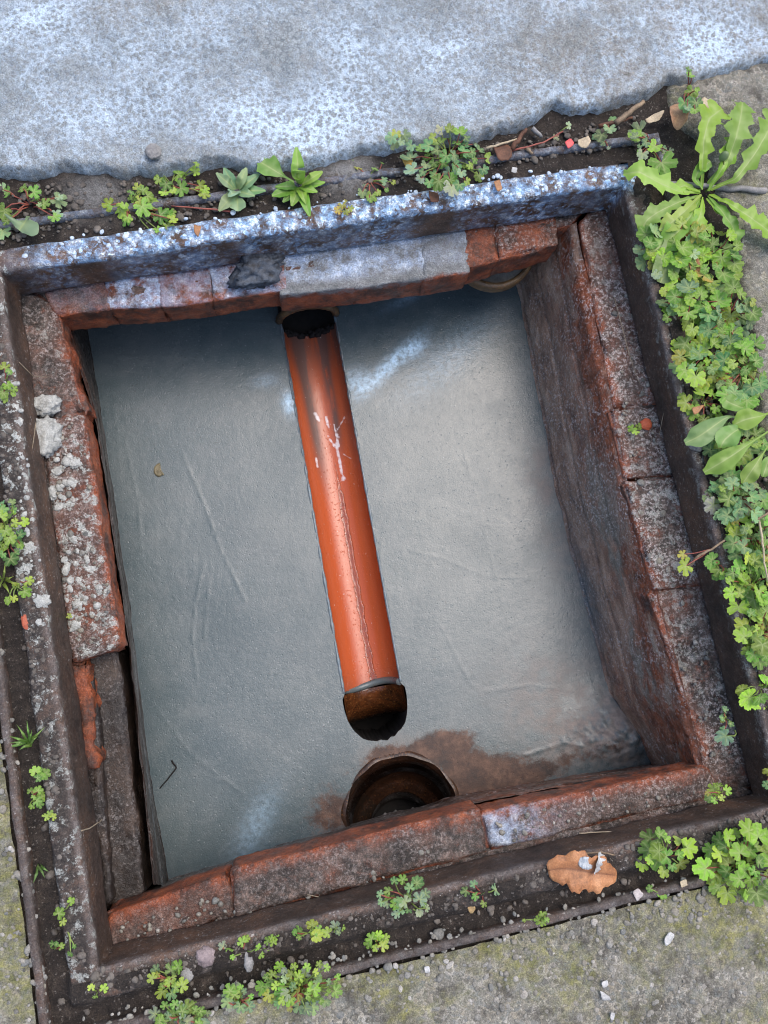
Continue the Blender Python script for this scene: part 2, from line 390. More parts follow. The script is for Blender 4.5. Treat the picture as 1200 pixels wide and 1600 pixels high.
def m_pebble():
    k = MK('mixed_grit')
    c = k.ramp(k.geo.outputs['Random Per Island'], [(0.0, (0.07, 0.07, 0.066)), (0.25, (0.17, 0.155, 0.125)), (0.45, (0.12, 0.135, 0.14)), (0.6, (0.25, 0.22, 0.165)), (0.78, (0.2, 0.2, 0.19)), (0.93, (0.34, 0.31, 0.26)), (1.0, (0.5, 0.48, 0.45))])
    c = k.mix(0.5, c, k.ramp(k.noise(200, 4), [(0.3, (0.06, 0.056, 0.045)), (0.7, (0.26, 0.25, 0.22))]))
    return k.fin(c, 0.7, k.bump(k.noise(500, 3), 0.4, 0.001), 0.35, grain=.4)

DGRIT = m_flat('soil_coated_grit', (0.03, 0.026, 0.022), (0.16, 0.14, 0.12), 45, 0.8)
MORTAR = m_mortar(); TOPSLAB = m_topslab(); CONC = m_concrete('aggregate_concrete', 1.0, 0.78); CONC_R = m_concrete('stained_concrete', 0.5, 0.75)
IRON = m_iron(); BRICK = m_brick(); WALL = m_wall(); WALL_DARK = m_wall('black_damp_wall', 0.4); WALL_LIFTED = m_wall('shade_lifted_wall', 8.0); SOIL = m_soil(); PVC = m_pvc()  # right wall colour lightened to make up for the sunlight it misses
CLAY = m_glaze('brown_salt_glaze', (0.018, 0.008, 0.004), (0.11, 0.034, 0.010)); RIM_CLAY = m_glaze('ochre_clay', (0.09, 0.055, 0.03), (0.25, 0.15, 0.06), 0.4)
LEAF = m_leaf(); PEB = m_pebble()
STEM_G = m_flat('green_stem', (0.09, 0.14, 0.03), (0.2, 0.26, 0.06), 90, 0.5); STEM_R = m_flat('red_stem', (0.16, 0.035, 0.03), (0.3, 0.09, 0.06), 90, 0.5)
CRUMB = m_flat('pale_mortar_crumb', (0.2, 0.205, 0.19), (0.44, 0.445, 0.42), 130, 0.9, bump=1.0)
GREYPLUG = m_flat('grey_old_mortar', (0.07, 0.07, 0.062), (0.15, 0.145, 0.125), 60, 0.6)
WOOD = m_flat('dry_twig', (0.1, 0.065, 0.04), (0.3, 0.22, 0.14), 120, 0.7); DEADLEAF = m_flat('dead_leaf', (0.17, 0.075, 0.03), (0.36, 0.18, 0.08), 70, 0.6)
PALELEAF = m_flat('pale_dead_leaf', (0.28, 0.22, 0.14), (0.48, 0.4, 0.28), 70, 0.6); WHITEBIT = m_flat('white_scrap', (0.22, 0.22, 0.215), (0.52, 0.52, 0.51), 60, 0.5)
REDBIT = m_flat('red_petal', (0.4, 0.04, 0.05), (0.6, 0.1, 0.09), 90, 0.5); BARK = m_flat('dark_bark', (0.05, 0.022, 0.013), (0.15, 0.065, 0.035), 80, 0.7)
STONE = m_flat('grey_stone', (0.12, 0.12, 0.12), (0.28, 0.27, 0.26), 90, 0.7); BLACK = m_flat('black_silt_hole_shade', (0.003, 0.003, 0.003), (0.009, 0.007, 0.006), 90, 0.85)  # near-black also paints the shade inside the pipe and outlet holes
HALF_X, HALF_Y = 0.400, 0.4025
ZF = -0.27                       # mortar floor
ZB = -0.066                      # top of the brick course

# ------------------------------------------------------------------ ground: soil sheet
def pixline(pts, z):             # photo line -> world polyline
    return np.array([axy(u, v, z) for u, v in pts])

xs = axis(-0.66, 0.72, 0.005, 14.0); ys = axis(-0.66, 0.84, 0.005, 14.0)
for arr, h in ((xs, HALF_X), (ys, HALF_Y)):
    for e in (-(h + (0.010 if arr is ys else 0.026)), h + (0.010 if arr is xs else 0.026)):
        arr[np.argmin(abs(arr - e))] = e
X, Y = np.meshgrid(xs, ys, indexing='ij')
off = np.maximum(abs(X) - HALF_X, abs(Y) - HALF_Y)
p = P3(X, Y)
Xi, Yi = X, Y
zz = (-0.013 + 0.006 * fbm(p, 30, 5, 3, 0.6) + 0.004 * np.clip(fbm(p, 90, 3, 9), 0, 1)).reshape(X.shape)
zz = zz + 0.008 * sst(0.09, 0.16, off) * (X > 0.3) * sst(0.55, 0.50, X) * sst(-0.42, -0.38, Y) - 0.012 * sst(0.5, 1.2, off)
topside = sst(0.40, 0.43, Y)
zz = zz + topside * 0.006
ledge = sst(0.038, 0.028, off) * ((X > HALF_X - .0) | (Y < -HALF_Y))
zz = zz + ledge * (0.0125 + 0.006 * fbm(p, 28, 4, 12).reshape(X.shape))
sand = np.exp(-(((X - at(545, 268).x) / 0.035) ** 2 + ((Y - at(545, 268).y) / 0.03) ** 2)) + np.exp(-(((X - at(150, 300).x) / 0.04) ** 2 + ((Y - at(150, 300).y) / 0.03) ** 2)) * 0.7
zz = zz + sand * 0.006
fc = gridfaces(len(xs), len(ys))
ctr = np.stack([X.ravel(), Y.ravel()], 1)[fc].mean(1)
fc = fc[~((ctr[:, 0] > -HALF_X - 0.026) & (ctr[:, 0] < HALF_X + 0.010) & (ctr[:, 1] < HALF_Y + 0.026) & (ctr[:, 1] > -HALF_Y - 0.010))]
V, fc, A = compact(np.stack([X.ravel(), Y.ravel(), zz.ravel()], 1), fc, {'sand': sand.ravel()})
tag(mesh('soil', V, fc, SOIL, attrs=A), 'dark damp soil in the joints round the iron frame', 'soil', kind='structure')

# ------------------------------------------------------------------ concrete paving (left and below)
OUT = 0.070
xs = axis(-0.64, 0.72, 0.004, 4.0); ys = axis(-0.64, 0.30, 0.004, 4.0)
xs[np.argmin(abs(xs + HALF_X + OUT))] = -(HALF_X + OUT); ys[np.argmin(abs(ys + HALF_Y + OUT))] = -(HALF_Y + OUT)
X, Y = np.meshgrid(xs, ys, indexing='ij'); p = P3(X, Y)
d = np.maximum(-HALF_X - OUT - X, -HALF_Y - OUT - Y)          # distance from the rim, positive outside
zz = (-0.002 + 0.0025 * fbm(p, 16, 4, 21) + 0.0016 * fbm(p, 110, 3, 22)).reshape(X.shape) - 0.006 * np.exp(-np.clip(d, 0, 9) / 0.010) * (0.5 + fbm(p, 40, 3, 5).reshape(X.shape)).clip(0, 1)
moss = np.exp(-np.clip(d, 0, 9) / 0.05)
moss = moss + sst(-0.38, -0.5, X) * sst(-0.1, -0.4, Y) * 0.9 + sst(at(850, 1400).x, at(1180, 1450).x, X) * 0.8
fc = gridfaces(len(xs), len(ys)); ctr = np.stack([X.ravel(), Y.ravel()], 1)[fc].mean(1)
keep = (ctr[:, 0] < -(HALF_X + OUT)) | (ctr[:, 1] < -(HALF_Y + OUT))
keep &= ~((ctr[:, 1] > 0.42))
V, fc, A = compact(np.stack([X.ravel(), Y.ravel(), zz.ravel()], 1), fc[keep], {'moss': moss.ravel()})
tag(mesh('pavement', V, fc, CONC, attrs=A), 'rough mossy exposed aggregate concrete below and left of the frame', 'paving', kind='structure')

def slab_y(name, line, mat, zt, label, depth_far=4.0, seed=0, attrs_fn=None, step=0.003, swap=False, round_=0.022, wob=0.006):
    """slab whose irregular near edge follows `line` (increasing first coordinate); the slab lies beyond it"""
    lo, hi = line[0, 0], line[-1, 0]
    s = axis(lo, hi, step, 4.0); t0 = np.concatenate([np.linspace(0, 1, 9)[:-1] * round_ * 1.4, np.arange(round_ * 1.4, 0.42, step)])
    g = step; tl = []; x = t0[-1]
    while x < depth_far: g *= 1.3; x += g; tl.append(x)
    t = np.concatenate([t0, tl])
    S, T = np.meshgrid(s, t, indexing='ij')
    e = np.interp(s, line[:, 0], line[:, 1])
    e = e + wob * fbm(P3(s, s * 0), 22, 4, seed) + 0.2 * wob * fbm(P3(s, s * 0), 90, 3, seed + 3)
    Yv = e[:, None] + T
    q = P3(S, Yv); w = sst(0, round_ * 1.5, T)
    c = np.sqrt(np.clip(1 - (1 - np.clip(T / round_, 0, 1)) ** 2, 0, 1))
    Z = -0.03 + (zt + 0.03) * c + (0.0018 * fbm(q, 12, 4, seed + 5)).reshape(S.shape) + (0.0024 * fbm(q, 110, 4, seed + 6, 0.7)).reshape(S.shape)
    Yv = Yv + ((1 - w) * 0.004 * fbm(P3(S, Z, T), 60, 3, seed + 8).reshape(S.shape))
    Xw, Yw = (Yv, S) if swap else (S, Yv)
    V = np.stack([Xw.ravel(), Yw.ravel(), Z.ravel()], 1)
    fc = gridfaces(*S.shape)
    if swap: fc = fc[:, ::-1]
    A = attrs_fn(Xw, Yw, T) if attrs_fn else {}
    return tag(mesh(name, V, fc, mat, attrs={k: v.ravel() for k, v in A.items()}), label, kind='structure')

line = pixline([(-60, 282), (0, 274), (50, 280), (110, 268), (170, 276), (250, 276), (330, 262), (400, 268), (500, 262), (560, 246), (620, 236), (690, 228), (765, 216), (818, 202), (840, 186), (866, 172), (888, 180), (910, 180), (960, 170), (1010, 158), (1040, 136), (1090, 132), (1150, 116), (1210, 100), (1300, 85)], 0.0)
def top_attr(X, Y, T):
    tan = sst(at(620, 120).x, at(900, 120).x, X) * 0.8 + np.exp(-T / 0.03) * 0.7 + np.exp(-(((X - at(230, 0).x) / 0.09) ** 2 + ((Y - at(230, -10).y) / 0.05) ** 2))
    wash = 0
    for u, v, r, a in ((180, 160, .09, .6), (520, 180, .1, .6), (1110, 70, .06, 1.0), (60, 20, .06, .4), (640, 60, .08, .4), (420, 190, .08, .5)):
        c = at(u, v, 0.02); wash = wash + a * np.exp(-(((X - c.x) / r) ** 2 + ((Y - c.y) / (r * .5)) ** 2))
    return {'tan': np.clip(tan, 0, 1), 'wash': np.clip(wash, 0, 1)}
slab_y('concrete_apron', line, TOPSLAB, 0.014, 'rough blue grey concrete slab with pale limewash above the frame', seed=31, attrs_fn=top_attr, round_=0.010, wob=0.009)
line = pixline([(1260, 1250), (1240, 1100), (1225, 900), (1206, 760), (1190, 690), (1176, 600), (1166, 500), (1152, 430), (1150, 350), (1120, 300), (1096, 230), (1050, 190), (1040, 150), (1030, 60)], 0.0)
line = line[np.argsort(line[:, 1])][:, ::-1]
slab_y('concrete_path', line, CONC_R, 0.002, 'dark stained concrete at the right beyond the weeds', seed=51, swap=True, round_=0.012, wob=0.012,
       attrs_fn=lambda X, Y, T: {'moss': np.exp(-T / 0.04)})

# ------------------------------------------------------------------ iron frame
FRAME = thing('manhole_frame', 'square rusty cast iron manhole frame with a double rim around the open pit', 'manhole frame', (0, 0, 0))
def loft(profile, n, step_noise, seed, amp, name, part_attr):
    pr = []                                   # resample the profile
    for (a, b) in zip(profile[:-1], profile[1:]):
        m = max(2, int(math.hypot(b[0] - a[0], b[1] - a[1]) / 0.0035))
        for q in range(m): pr.append((a[0] + (b[0] - a[0]) * q / m, a[1] + (b[1] - a[1]) * q / m))
    pr.append(profile[-1]); pr = np.array(pr)
    side = np.linspace(-1, 1, n + 1)[:-1]
    ux = np.concatenate([side, np.ones(n), -side, -np.ones(n)]); uy = np.concatenate([-np.ones(n), side, np.ones(n), -side])
    O = pr[:, 0][None, :]; Zp = pr[:, 1][None, :]
    Xv = ux[:, None] * (HALF_X + O); Yv = uy[:, None] * (HALF_Y + O); Zv = np.broadcast_to(Zp, Xv.shape).copy()
    q = P3(Xv, Yv, Zv)
    nz = fbm(q, 20, 4, seed).reshape(Xv.shape) * amp + fbm(q, 120, 3, seed + 4).reshape(Xv.shape) * amp * 0.7
    Zv = Zv + nz
    nl = fbm(q, 24, 4, seed + 9).reshape(Xv.shape) * amp
    sx = np.where(abs(ux) == 1, ux, 0)[:, None]; sy = np.where(abs(uy) == 1, uy, 0)[:, None]
    cornerx = (1 - abs(ux)[:, None] ** 60); cornery = (1 - abs(uy)[:, None] ** 60)
    Xv = Xv + nl * sx * cornery; Yv = Yv + nl * sy * cornerx
    N, M = Xv.shape
    i, j = np.meshgrid(np.arange(N), np.arange(M - 1), indexing='ij')
    a = (i * M + j).ravel(); b = (((i + 1) % N) * M + j).ravel()
    fc = np.stack([a, b, b + 1, a + 1], 1)
    A = part_attr(Xv, Yv, Zv, np.broadcast_to(O, Xv.shape))
    return mesh(name, np.stack([Xv.ravel(), Yv.ravel(), Zv.ravel()], 1), fc, IRON, FRAME, {k: np.asarray(v).ravel() for k, v in A.items()})

def frame_attr(X, Y, Z, O):
    top = sst(0.385, 0.401, Y) * (abs(X) < 0.40 + 0.05)
    along = fbm(P3(X, Y * 0), 9, 3, 77).reshape(X.shape)
    white = top * np.where(Z > -0.008, 1.0, np.clip(0.4 + 1.6 * along, 0, .85)) * sst(-0.41, -0.3, X)
    edge = np.exp(-(np.minimum(abs(O), 1) / 0.006) ** 2) * sst(-0.02, -0.002, Z)
    dirt = (1 - top) * sst(-0.010, -0.002, Z) * sst(0.002, 0.01, O) + 0.35 * (1 - top) * (Z < -.01)
    lich = (X < -0.39) * sst(-0.12, 0.05, Y) * sst(-0.012, -0.004, Z) + 0.5 * (X > 0.39) * (Z > -0.02) + 0.75 * (X < -0.39) * sst(-0.012, -0.004, Z)
    return {'white': white, 'edge': edge * (1 - top * 0.7), 'lichen': lich, 'dirt': dirt}
loft([(0.030, -0.040), (0.030, -0.004), (0.0275, -0.0008), (0.004, 0.0), (0.0, -0.003), (-0.001, -0.030), (-0.002, ZB + 0.003), (0.008, ZB - 0.004), (0.02, ZB - 0.004)], 260, 0, 41, 0.0026, 'inner_rim', frame_attr)
loft([(0.056, -0.040), (0.0558, -0.003), (0.0575, 0.001), (0.064, 0.001), (0.066, -0.002), (0.066, -0.040)], 240, 0, 61, 0.0022, 'outer_rim',
     lambda X, Y, Z, O: {'white': (Y > 0.4) * 0.2, 'edge': 0.8 * sst(-0.01, 0, Z) * (abs(Y) < 9), 'lichen': 0.1 * (Z > -9), 'dirt': 0.4 * (Z > -9)})

# ------------------------------------------------------------------ brick chamber
CHAMBER = thing('brick_chamber', 'old red brick pit walls under the iron frame with dark damp inner faces', 'brick pit', (0, 0, ZF))

def box_surface(n, m, k):
    idx = {}; pts = []; fcs = []
    def vid(i, j, l):
        key = (i, j, l)
        if key not in idx: idx[key] = len(pts); pts.append(key)
        return idx[key]
    for i in range(n):
        for j in range(m):
            fcs.append((vid(i, j, k), vid(i + 1, j, k), vid(i + 1, j + 1, k), vid(i, j + 1, k)))
            fcs.append((vid(i, j, 0), vid(i, j + 1, 0), vid(i + 1, j + 1, 0), vid(i + 1, j, 0)))
    for i in range(n):
        for l in range(k):
            fcs.append((vid(i, 0, l), vid(i + 1, 0, l), vid(i + 1, 0, l + 1), vid(i, 0, l + 1)))
            fcs.append((vid(i, m, l), vid(i, m, l + 1), vid(i + 1, m, l + 1), vid(i + 1, m, l)))
    for j in range(m):
        for l in range(k):
            fcs.append((vid(0, j, l), vid(0, j, l + 1), vid(0, j + 1, l + 1), vid(0, j + 1, l)))
            fcs.append((vid(n, j, l), vid(n, j + 1, l), vid(n, j + 1, l + 1), vid(n, j, l + 1)))
    return np.array(pts, float), np.array(fcs)

def brick(q, ztop, h, name='brick', parent=None, mat=None, amp=0.003, r=0.0035, res=0.0042, seed=0, crust=1.0, white=0.0, lichen=0.0, speck=0.4, chip=0.006, label=None, facecrust=0.1, px=True, inner=1.0, innerw=0.011, grow=0.002):
    """q: four corners a,b (pit edge) c,d (outer edge), as photo pixels at the height of the brick top"""
    W = [np.array(axy(*c, ztop)) if px else np.array(c) for c in q]
    L = np.linalg.norm(W[1] - W[0]); B = 0.5 * (np.linalg.norm(W[3] - W[0]) + np.linalg.norm(W[2] - W[1]))
    n, m, k = max(2, int(L / res)), max(2, int(B / res)), max(2, int(h / res))
    pt, fc = box_surface(n, m, k)
    H = np.array([L, B, h]) / 2
    c = (pt / np.array([n, m, k]) * 2 - 1) * H
    r = min(r, H.min() * 0.8); H0 = np.array([L, B, h]) / 2; H = H0 + np.array([grow, 0, 0]); c = c * (H / H0)
    core = np.clip(c, -(H - r), H - r); dd = c - core; ln = np.linalg.norm(dd, axis=1, keepdims=True)
    nn = dd / np.maximum(ln, 1e-9); c2 = core + nn * r
    seedv = np.array([seed * 3.17, seed * 1.73, seed * 0.91])
    disp = amp * fbm(c2 + seedv, 22, 4, seed) + amp * 0.5 * fbm(c2 + seedv, 90, 3, seed + 2)
    edgeness = np.clip((np.sort(abs(nn), axis=1)[:, 1]) * 1.6, 0, 1)
    disp = disp - chip * edgeness * np.clip(fbm(c2 + seedv, 30, 3, seed + 5) + 0.12, 0, 1) * 2
    c2 = c2 + nn * disp[:, None]
    u = (c2[:, 0] / H0[0] + 1) / 2; v = (c2[:, 1] / H0[1] + 1) / 2
    xy = ((1 - u) * (1 - v))[:, None] * W[0] + (u * (1 - v))[:, None] * W[1] + (u * v)[:, None] * W[2] + ((1 - u) * v)[:, None] * W[3]
    V = np.concatenate([xy, (ztop - H[2] + c2[:, 2])[:, None]], 1)
    # orientation of the faces depends on the corner order
    area = np.cross(W[1] - W[0], W[3] - W[0])
    if area < 0: fc = fc[:, ::-1]
    topn = np.clip(nn[:, 2] * 1.4 - 0.25, 0, 1)
    A = {'crust': np.clip(topn * crust + facecrust, 0, 1), 'white': topn * white if np.isscalar(white) else white(V, topn), 'lichen': topn * lichen, 'inner': np.clip(np.maximum(np.clip(-nn[:, 1] * 1.5, 0, 1), np.exp(-((1 + c2[:, 1] / H[1]) * H[1] / (innerw)) ** 2)), 0, 1) * inner, 'speck': np.clip(topn + 0.3, 0, 1) * speck}
    o = mesh(name, V, fc, mat or BRICK, parent or CHAMBER, A)
    if label: o['label'] = label
    return o

# top course
tw = dict(ztop=ZB - 0.004, h=0.055, r=0.0018, amp=0.0035, innerw=0.006)
brick([(88, 494), (170, 484), (162, 405), (56, 420)], seed=1, crust=0.55, white=0.15, speck=0.2, **tw)
brick([(170, 484), (253, 478), (247, 392), (162, 405)], seed=2, crust=0.25, white=1.0, speck=0.2, **tw)
brick([(253, 479), (331, 470), (323, 383), (247, 392)], seed=3, crust=0.2, white=0.55, speck=0.2, **tw)
brick([(331, 469), (450, 452), (440, 368), (323, 383)], seed=4, crust=0.3, white=0.8, speck=0.2, **tw)
def smeared(q, sd_, amt, wh_amt, label):
    o = brick(q, ZB - 0.004, 0.056, seed=sd_, amp=0.003, r=0.0015, chip=0.001, crust=.5, grow=0.004, speck=.3, innerw=.004, label=label)
    me_ = o.data; co = np.empty(len(me_.vertices) * 3); me_.vertices.foreach_get('co', co); co = co.reshape(-1, 3) + np.array(CHAMBER.location)
    ref = axy(q[0][0], q[0][1], ZB); ref1 = axy(q[1][0], q[1][1], ZB)
    dy = co[:, 1] - (ref[1] + (co[:, 0] - ref[0]) * (ref1[1] - ref[1]) / (ref1[0] - ref[0]))     # distance back from the pit edge
    top = sst(ZB - .010, ZB - .004, co[:, 2])
    me_.attributes['white'].data.foreach_set('value', (wh_amt * top * sst(.010, .028, dy)).astype(np.float32))
    q_ = me_.attributes.new('smear', 'FLOAT', 'POINT'); q_.data.foreach_set('value', (amt * np.where(top > .5, sst(-.004, .012, dy) * .5 + .5, .55 * sst(ZB - .04, ZB - .01, co[:, 2]))).astype(np.float32))
smeared([(441, 461), (562, 449), (558, 347), (436, 366)], 5, .95, 1.0, 'brick smeared over with pale grey mortar')
smeared([(559, 450), (668, 435), (662, 330), (555, 347)], 6, .95, .85, 'brick smeared over with pale grey mortar')
smeared([(666, 436), (730, 426), (722, 319), (660, 331)], 7, .75, .3, 'brick half covered by pale grey mortar')
brick([(726, 420), (778, 406), (770, 318), (718, 330)], seed=8, crust=0.1, white=0.0, speck=0.15, label='clean red brick', **tw)
brick([(778, 406), (872, 382), (864, 306), (770, 318)], seed=9, crust=0.25, white=0.0, speck=0.6, label='red brick with white flecks', **tw)
# left course
brick([(90, 500), (136, 642), (70, 655), (28, 505)], ZB - 0.008, 0.05, seed=11, crust=1.2, lichen=0.5, amp=0.008, chip=0.014, label='crumbling brick under dirt')
brick([(132, 648), (188, 1012), (108, 1032), (58, 655)], ZB - 0.004, 0.05, seed=12, crust=0.7, lichen=1.0, speck=0.6, chip=0.007, amp=0.0045, innerw=0.005, label='brick crusted with grey lichen and mortar crumbs')
brick([(138, 1036), (152, 1196), (108, 1204), (96, 1036)], ZB - 0.014, 0.05, seed=13, crust=0.15, amp=0.012, speck=0.1, chip=0.015, label='broken red brick stump')
# left lower courses, stepped back where the top bricks are missing
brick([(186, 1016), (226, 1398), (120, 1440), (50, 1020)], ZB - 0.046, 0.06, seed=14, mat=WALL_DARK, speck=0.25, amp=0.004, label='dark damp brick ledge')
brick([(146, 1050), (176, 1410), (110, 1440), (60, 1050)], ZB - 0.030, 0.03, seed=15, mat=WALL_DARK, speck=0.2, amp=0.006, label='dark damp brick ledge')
# bottom course
brick([(172, 1428), (354, 1366), (368, 1432), (160, 1500)], ZB - 0.002, 0.05, seed=21, crust=0.75, speck=0.2)
brick([(361, 1358), (748, 1262), (764, 1332), (370, 1436)], ZB + 0.003, 0.055, seed=22, crust=1.0, speck=0.35)
brick([(752, 1270), (1104, 1196), (1130, 1242), (766, 1330)], ZB, 0.05, seed=23, crust=0.85, speck=0.6, white=lambda V, t: t * 0.75 * np.exp(-((V[:, 0] - at(790, 1290, ZB).x) / 0.05) ** 2))
# right course
brick([(905, 348), (958, 634), (1034, 628), (962, 300)], ZB - 0.002, 0.055, seed=31, crust=0.7, speck=1.0, lichen=.35)
brick([(952, 640), (976, 746), (1068, 740), (1036, 632)], ZB - 0.003, 0.055, seed=32, crust=0.8, speck=1.0, lichen=.6)
brick([(974, 754), (1022, 920), (1120, 910), (1070, 746)], ZB, 0.055, seed=33, crust=0.9, speck=1.0, lichen=.75)
brick([(1014, 926), (1102, 1200), (1205, 1190), (1122, 914)], ZB - 0.006, 0.055, seed=34, crust=0.9, speck=0.9, lichen=.5, amp=0.004)

BEDJ = m_flat('old_dark_mortar', (0.018, 0.015, 0.013), (0.1, 0.085, 0.072), 70, 0.7, bump=0.9)
for q_, sd_ in (([(100, 488), (890, 352), (975, 250), (-20, 400)], 41), ([(92, 480), (180, 1008), (60, 1030), (-20, 420)], 42), ([(915, 340), (1098, 1225), (1260, 1230), (990, 260)], 43), ([(166, 1425), (1112, 1200), (1270, 1290), (140, 1540)], 44)):
    brick(q_, ZB - 0.0065, 0.05, name='mortar_bedding', seed=sd_, amp=0.006, r=0.004, res=0.005, crust=1.3, speck=.6, inner=.4)

def wall(top_px, ztop, bot_px, zbot, seed, attrs_fn, hole=None, name='wall', res=0.004, flip=False, amp=0.004, bow=0.0, mat=None, proud=0.0):
    T = pixline(top_px, ZB); Bm = pixline(bot_px, zbot)
    def res_line(P, n):
        s = np.concatenate([[0], np.cumsum(np.linalg.norm(np.diff(P, axis=0), axis=1))]); q = np.linspace(0, s[-1], n)
        return np.stack([np.interp(q, s, P[:, 0]), np.interp(q, s, P[:, 1])], 1)
    L = np.linalg.norm(np.diff(T, axis=0), axis=1).sum()
    n = int(L / res); m = int((ztop - zbot) / res)
    t, b = res_line(T, n), res_line(Bm, n); w = np.linspace(0, 1, m)
    xy = t[:, None, :] * (1 - w)[None, :, None] + b[:, None, :] * w[None, :, None]
    Z = np.broadcast_to((ztop + (zbot - ztop) * w)[None, :], xy.shape[:2]).copy()
    dirv = (t[-1] - t[0]) / np.linalg.norm(t[-1] - t[0]); nrm = np.array([-dirv[1], dirv[0]])
    if flip: nrm = -nrm
    q = P3(xy[..., 0], xy[..., 1], Z)
    course = np.abs(((Z - ZB) / 0.065) % 1.0 - 0.5) * 2           # brick courses showing through the render
    dsp = amp * fbm(q, 18, 4, seed) + amp * 0.35 * fbm(q, 80, 3, seed + 3)
    dsp = dsp.reshape(Z.shape) + proud * sst(0.0, .06, w)[None, :] - 0.003 * sst(0.86, 1.0, course)
    xy = xy + nrm[None, None, :] * dsp[..., None]
    V = np.stack([xy[..., 0].ravel(), xy[..., 1].ravel(), Z.ravel()], 1); fc = gridfaces(n, m)
    U = np.broadcast_to(np.linspace(0, 1, n)[:, None], Z.shape); Wd = np.broadcast_to(w[None, :], Z.shape)
    A = {k: np.asarray(v, float).ravel() for k, v in attrs_fn(U, Wd, Z).items()}
    if hole is not None:
        c = V[fc].mean(1); fc = fc[~hole(c)]
        V, fc, A = compact(V, fc, A)
    return mesh(name, V, fc, mat or WALL, CHAMBER, A)

zero = lambda U: U * 0.0
# right wall
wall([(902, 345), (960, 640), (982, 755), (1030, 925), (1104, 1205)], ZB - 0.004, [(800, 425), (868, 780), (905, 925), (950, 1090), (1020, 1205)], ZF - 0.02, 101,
     lambda U, W, Z: {'red': np.exp(-((W - .1) / .13) ** 2) * 1.1 + .6 * sst(.7, .88, U) + .45 * sst(.75, .2, W), 'grey': np.exp(-((W - 0.35) / 0.25) ** 2) * (0.1 + .9 * sst(0.3, 0.55, U)), 'mortar': np.exp(-((W - .9) / .2) ** 2) * np.exp(-((U - .66) / .1) ** 2), 'speck': 0.75 + zero(U)}, mat=WALL_LIFTED, proud=0.006, flip=True)
# left wall
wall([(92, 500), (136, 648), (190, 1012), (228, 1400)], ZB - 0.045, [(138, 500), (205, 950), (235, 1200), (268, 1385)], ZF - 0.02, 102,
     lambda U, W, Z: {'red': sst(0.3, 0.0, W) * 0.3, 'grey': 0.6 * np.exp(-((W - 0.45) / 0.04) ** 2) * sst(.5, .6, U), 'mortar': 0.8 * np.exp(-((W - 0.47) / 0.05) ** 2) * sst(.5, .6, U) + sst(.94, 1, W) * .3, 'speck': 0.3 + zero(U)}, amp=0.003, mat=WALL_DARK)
# channel geometry in the plan
CA = np.array(axy(481, 499, ZF)); CB = np.array(axy(583, 1080, ZF)); CD = (CB - CA) / np.linalg.norm(CB - CA); CN = np.array([-CD[1], CD[0]])
if CN[0] < 0: CN = -CN
CR = 0.0425
WALL_Y0 = at(480, 484, ZF + 0.03).y
# top wall with the inlet hole
def inhole(c):
    rel = c[:, :2] - CA; s = rel @ CN; z = c[:, 2] - (ZF - 0.002)
    return (s ** 2 + z ** 2 < (CR + 0.001) ** 2)
wall([(92, 478), (330, 462), (520, 440), (640, 430), (724, 412), (905, 350)], ZB - 0.045, [(110, 500), (330, 484), (480, 472), (620, 450), (724, 436), (812, 420)], ZF - 0.05, 103,
     lambda U, W, Z: {'red': sst(0.2, 0.0, W) * 0.3, 'grey': zero(U), 'mortar': sst(0.15, 0.3, U) * sst(0.95, 0.8, U) * sst(.1, .4, W), 'speck': 0.2 + zero(U)}, hole=inhole, flip=True)
# bottom wall
wall([(165, 1440), (360, 1368), (750, 1268), (1110, 1200)], ZB - 0.045, [(262, 1372), (440, 1318), (560, 1284), (740, 1236), (880, 1212), (1016, 1192)], ZF - 0.02, 104,
     lambda U, W, Z: {'red': sst(0.5, 0.0, W) * 0.6 + 0.5 * sst(.5, .7, U), 'grey': zero(U) + 0.2, 'mortar': 0.3 * sst(.5, .2, U), 'speck': 0.5 + zero(U)}, flip=False)

# ------------------------------------------------------------------ mortar floor
BED = thing('mortar_bed', 'smooth wet grey mortar floor troweled flat inside the pit', 'mortar floor', (0, 0, ZF))
TROWEL = []
for pts, h_ in (([(286, 712), (320, 790), (345, 860), (384, 940)], .0012), ([(196, 690), (214, 780), (222, 860)], .0008), ([(180, 640), (188, 740)], .0006), ([(318, 880), (306, 940), (300, 1000), (308, 1060)], .0010),
        ([(330, 880), (322, 960), (318, 1000)], .0008), ([(722, 690), (745, 780), (770, 880), (800, 1000)], .0006), ([(640, 860), (690, 872), (760, 900), (860, 905)], .0008), ([(690, 980), (720, 1040), (740, 1075)], .0009),
        ([(760, 1080), (830, 1070), (900, 1080)], .0012), ([(600, 820), (590, 900), (640, 960)], .0005), ([(240, 1100), (300, 1180), (380, 1240)], .0008), ([(390, 1270), (360, 1320), (330, 1345)], .0014), ([(410, 1262), (396, 1300), (370, 1330)], .0012),
        ([(620, 470), (700, 462), (770, 470)], .0016), ([(560, 470), (600, 466), (640, 450)], .0016), ([(250, 520), (330, 500), (420, 505)], .0014), ([(170, 560), (240, 555), (330, 560)], .0008), ([(820, 1180), (880, 1160), (940, 1170)], .003), ([(860, 1130), (900, 1120)], .0015)):
    TROWEL.append(([np.array(axy(*q, ZF)) for q in pts], h_))
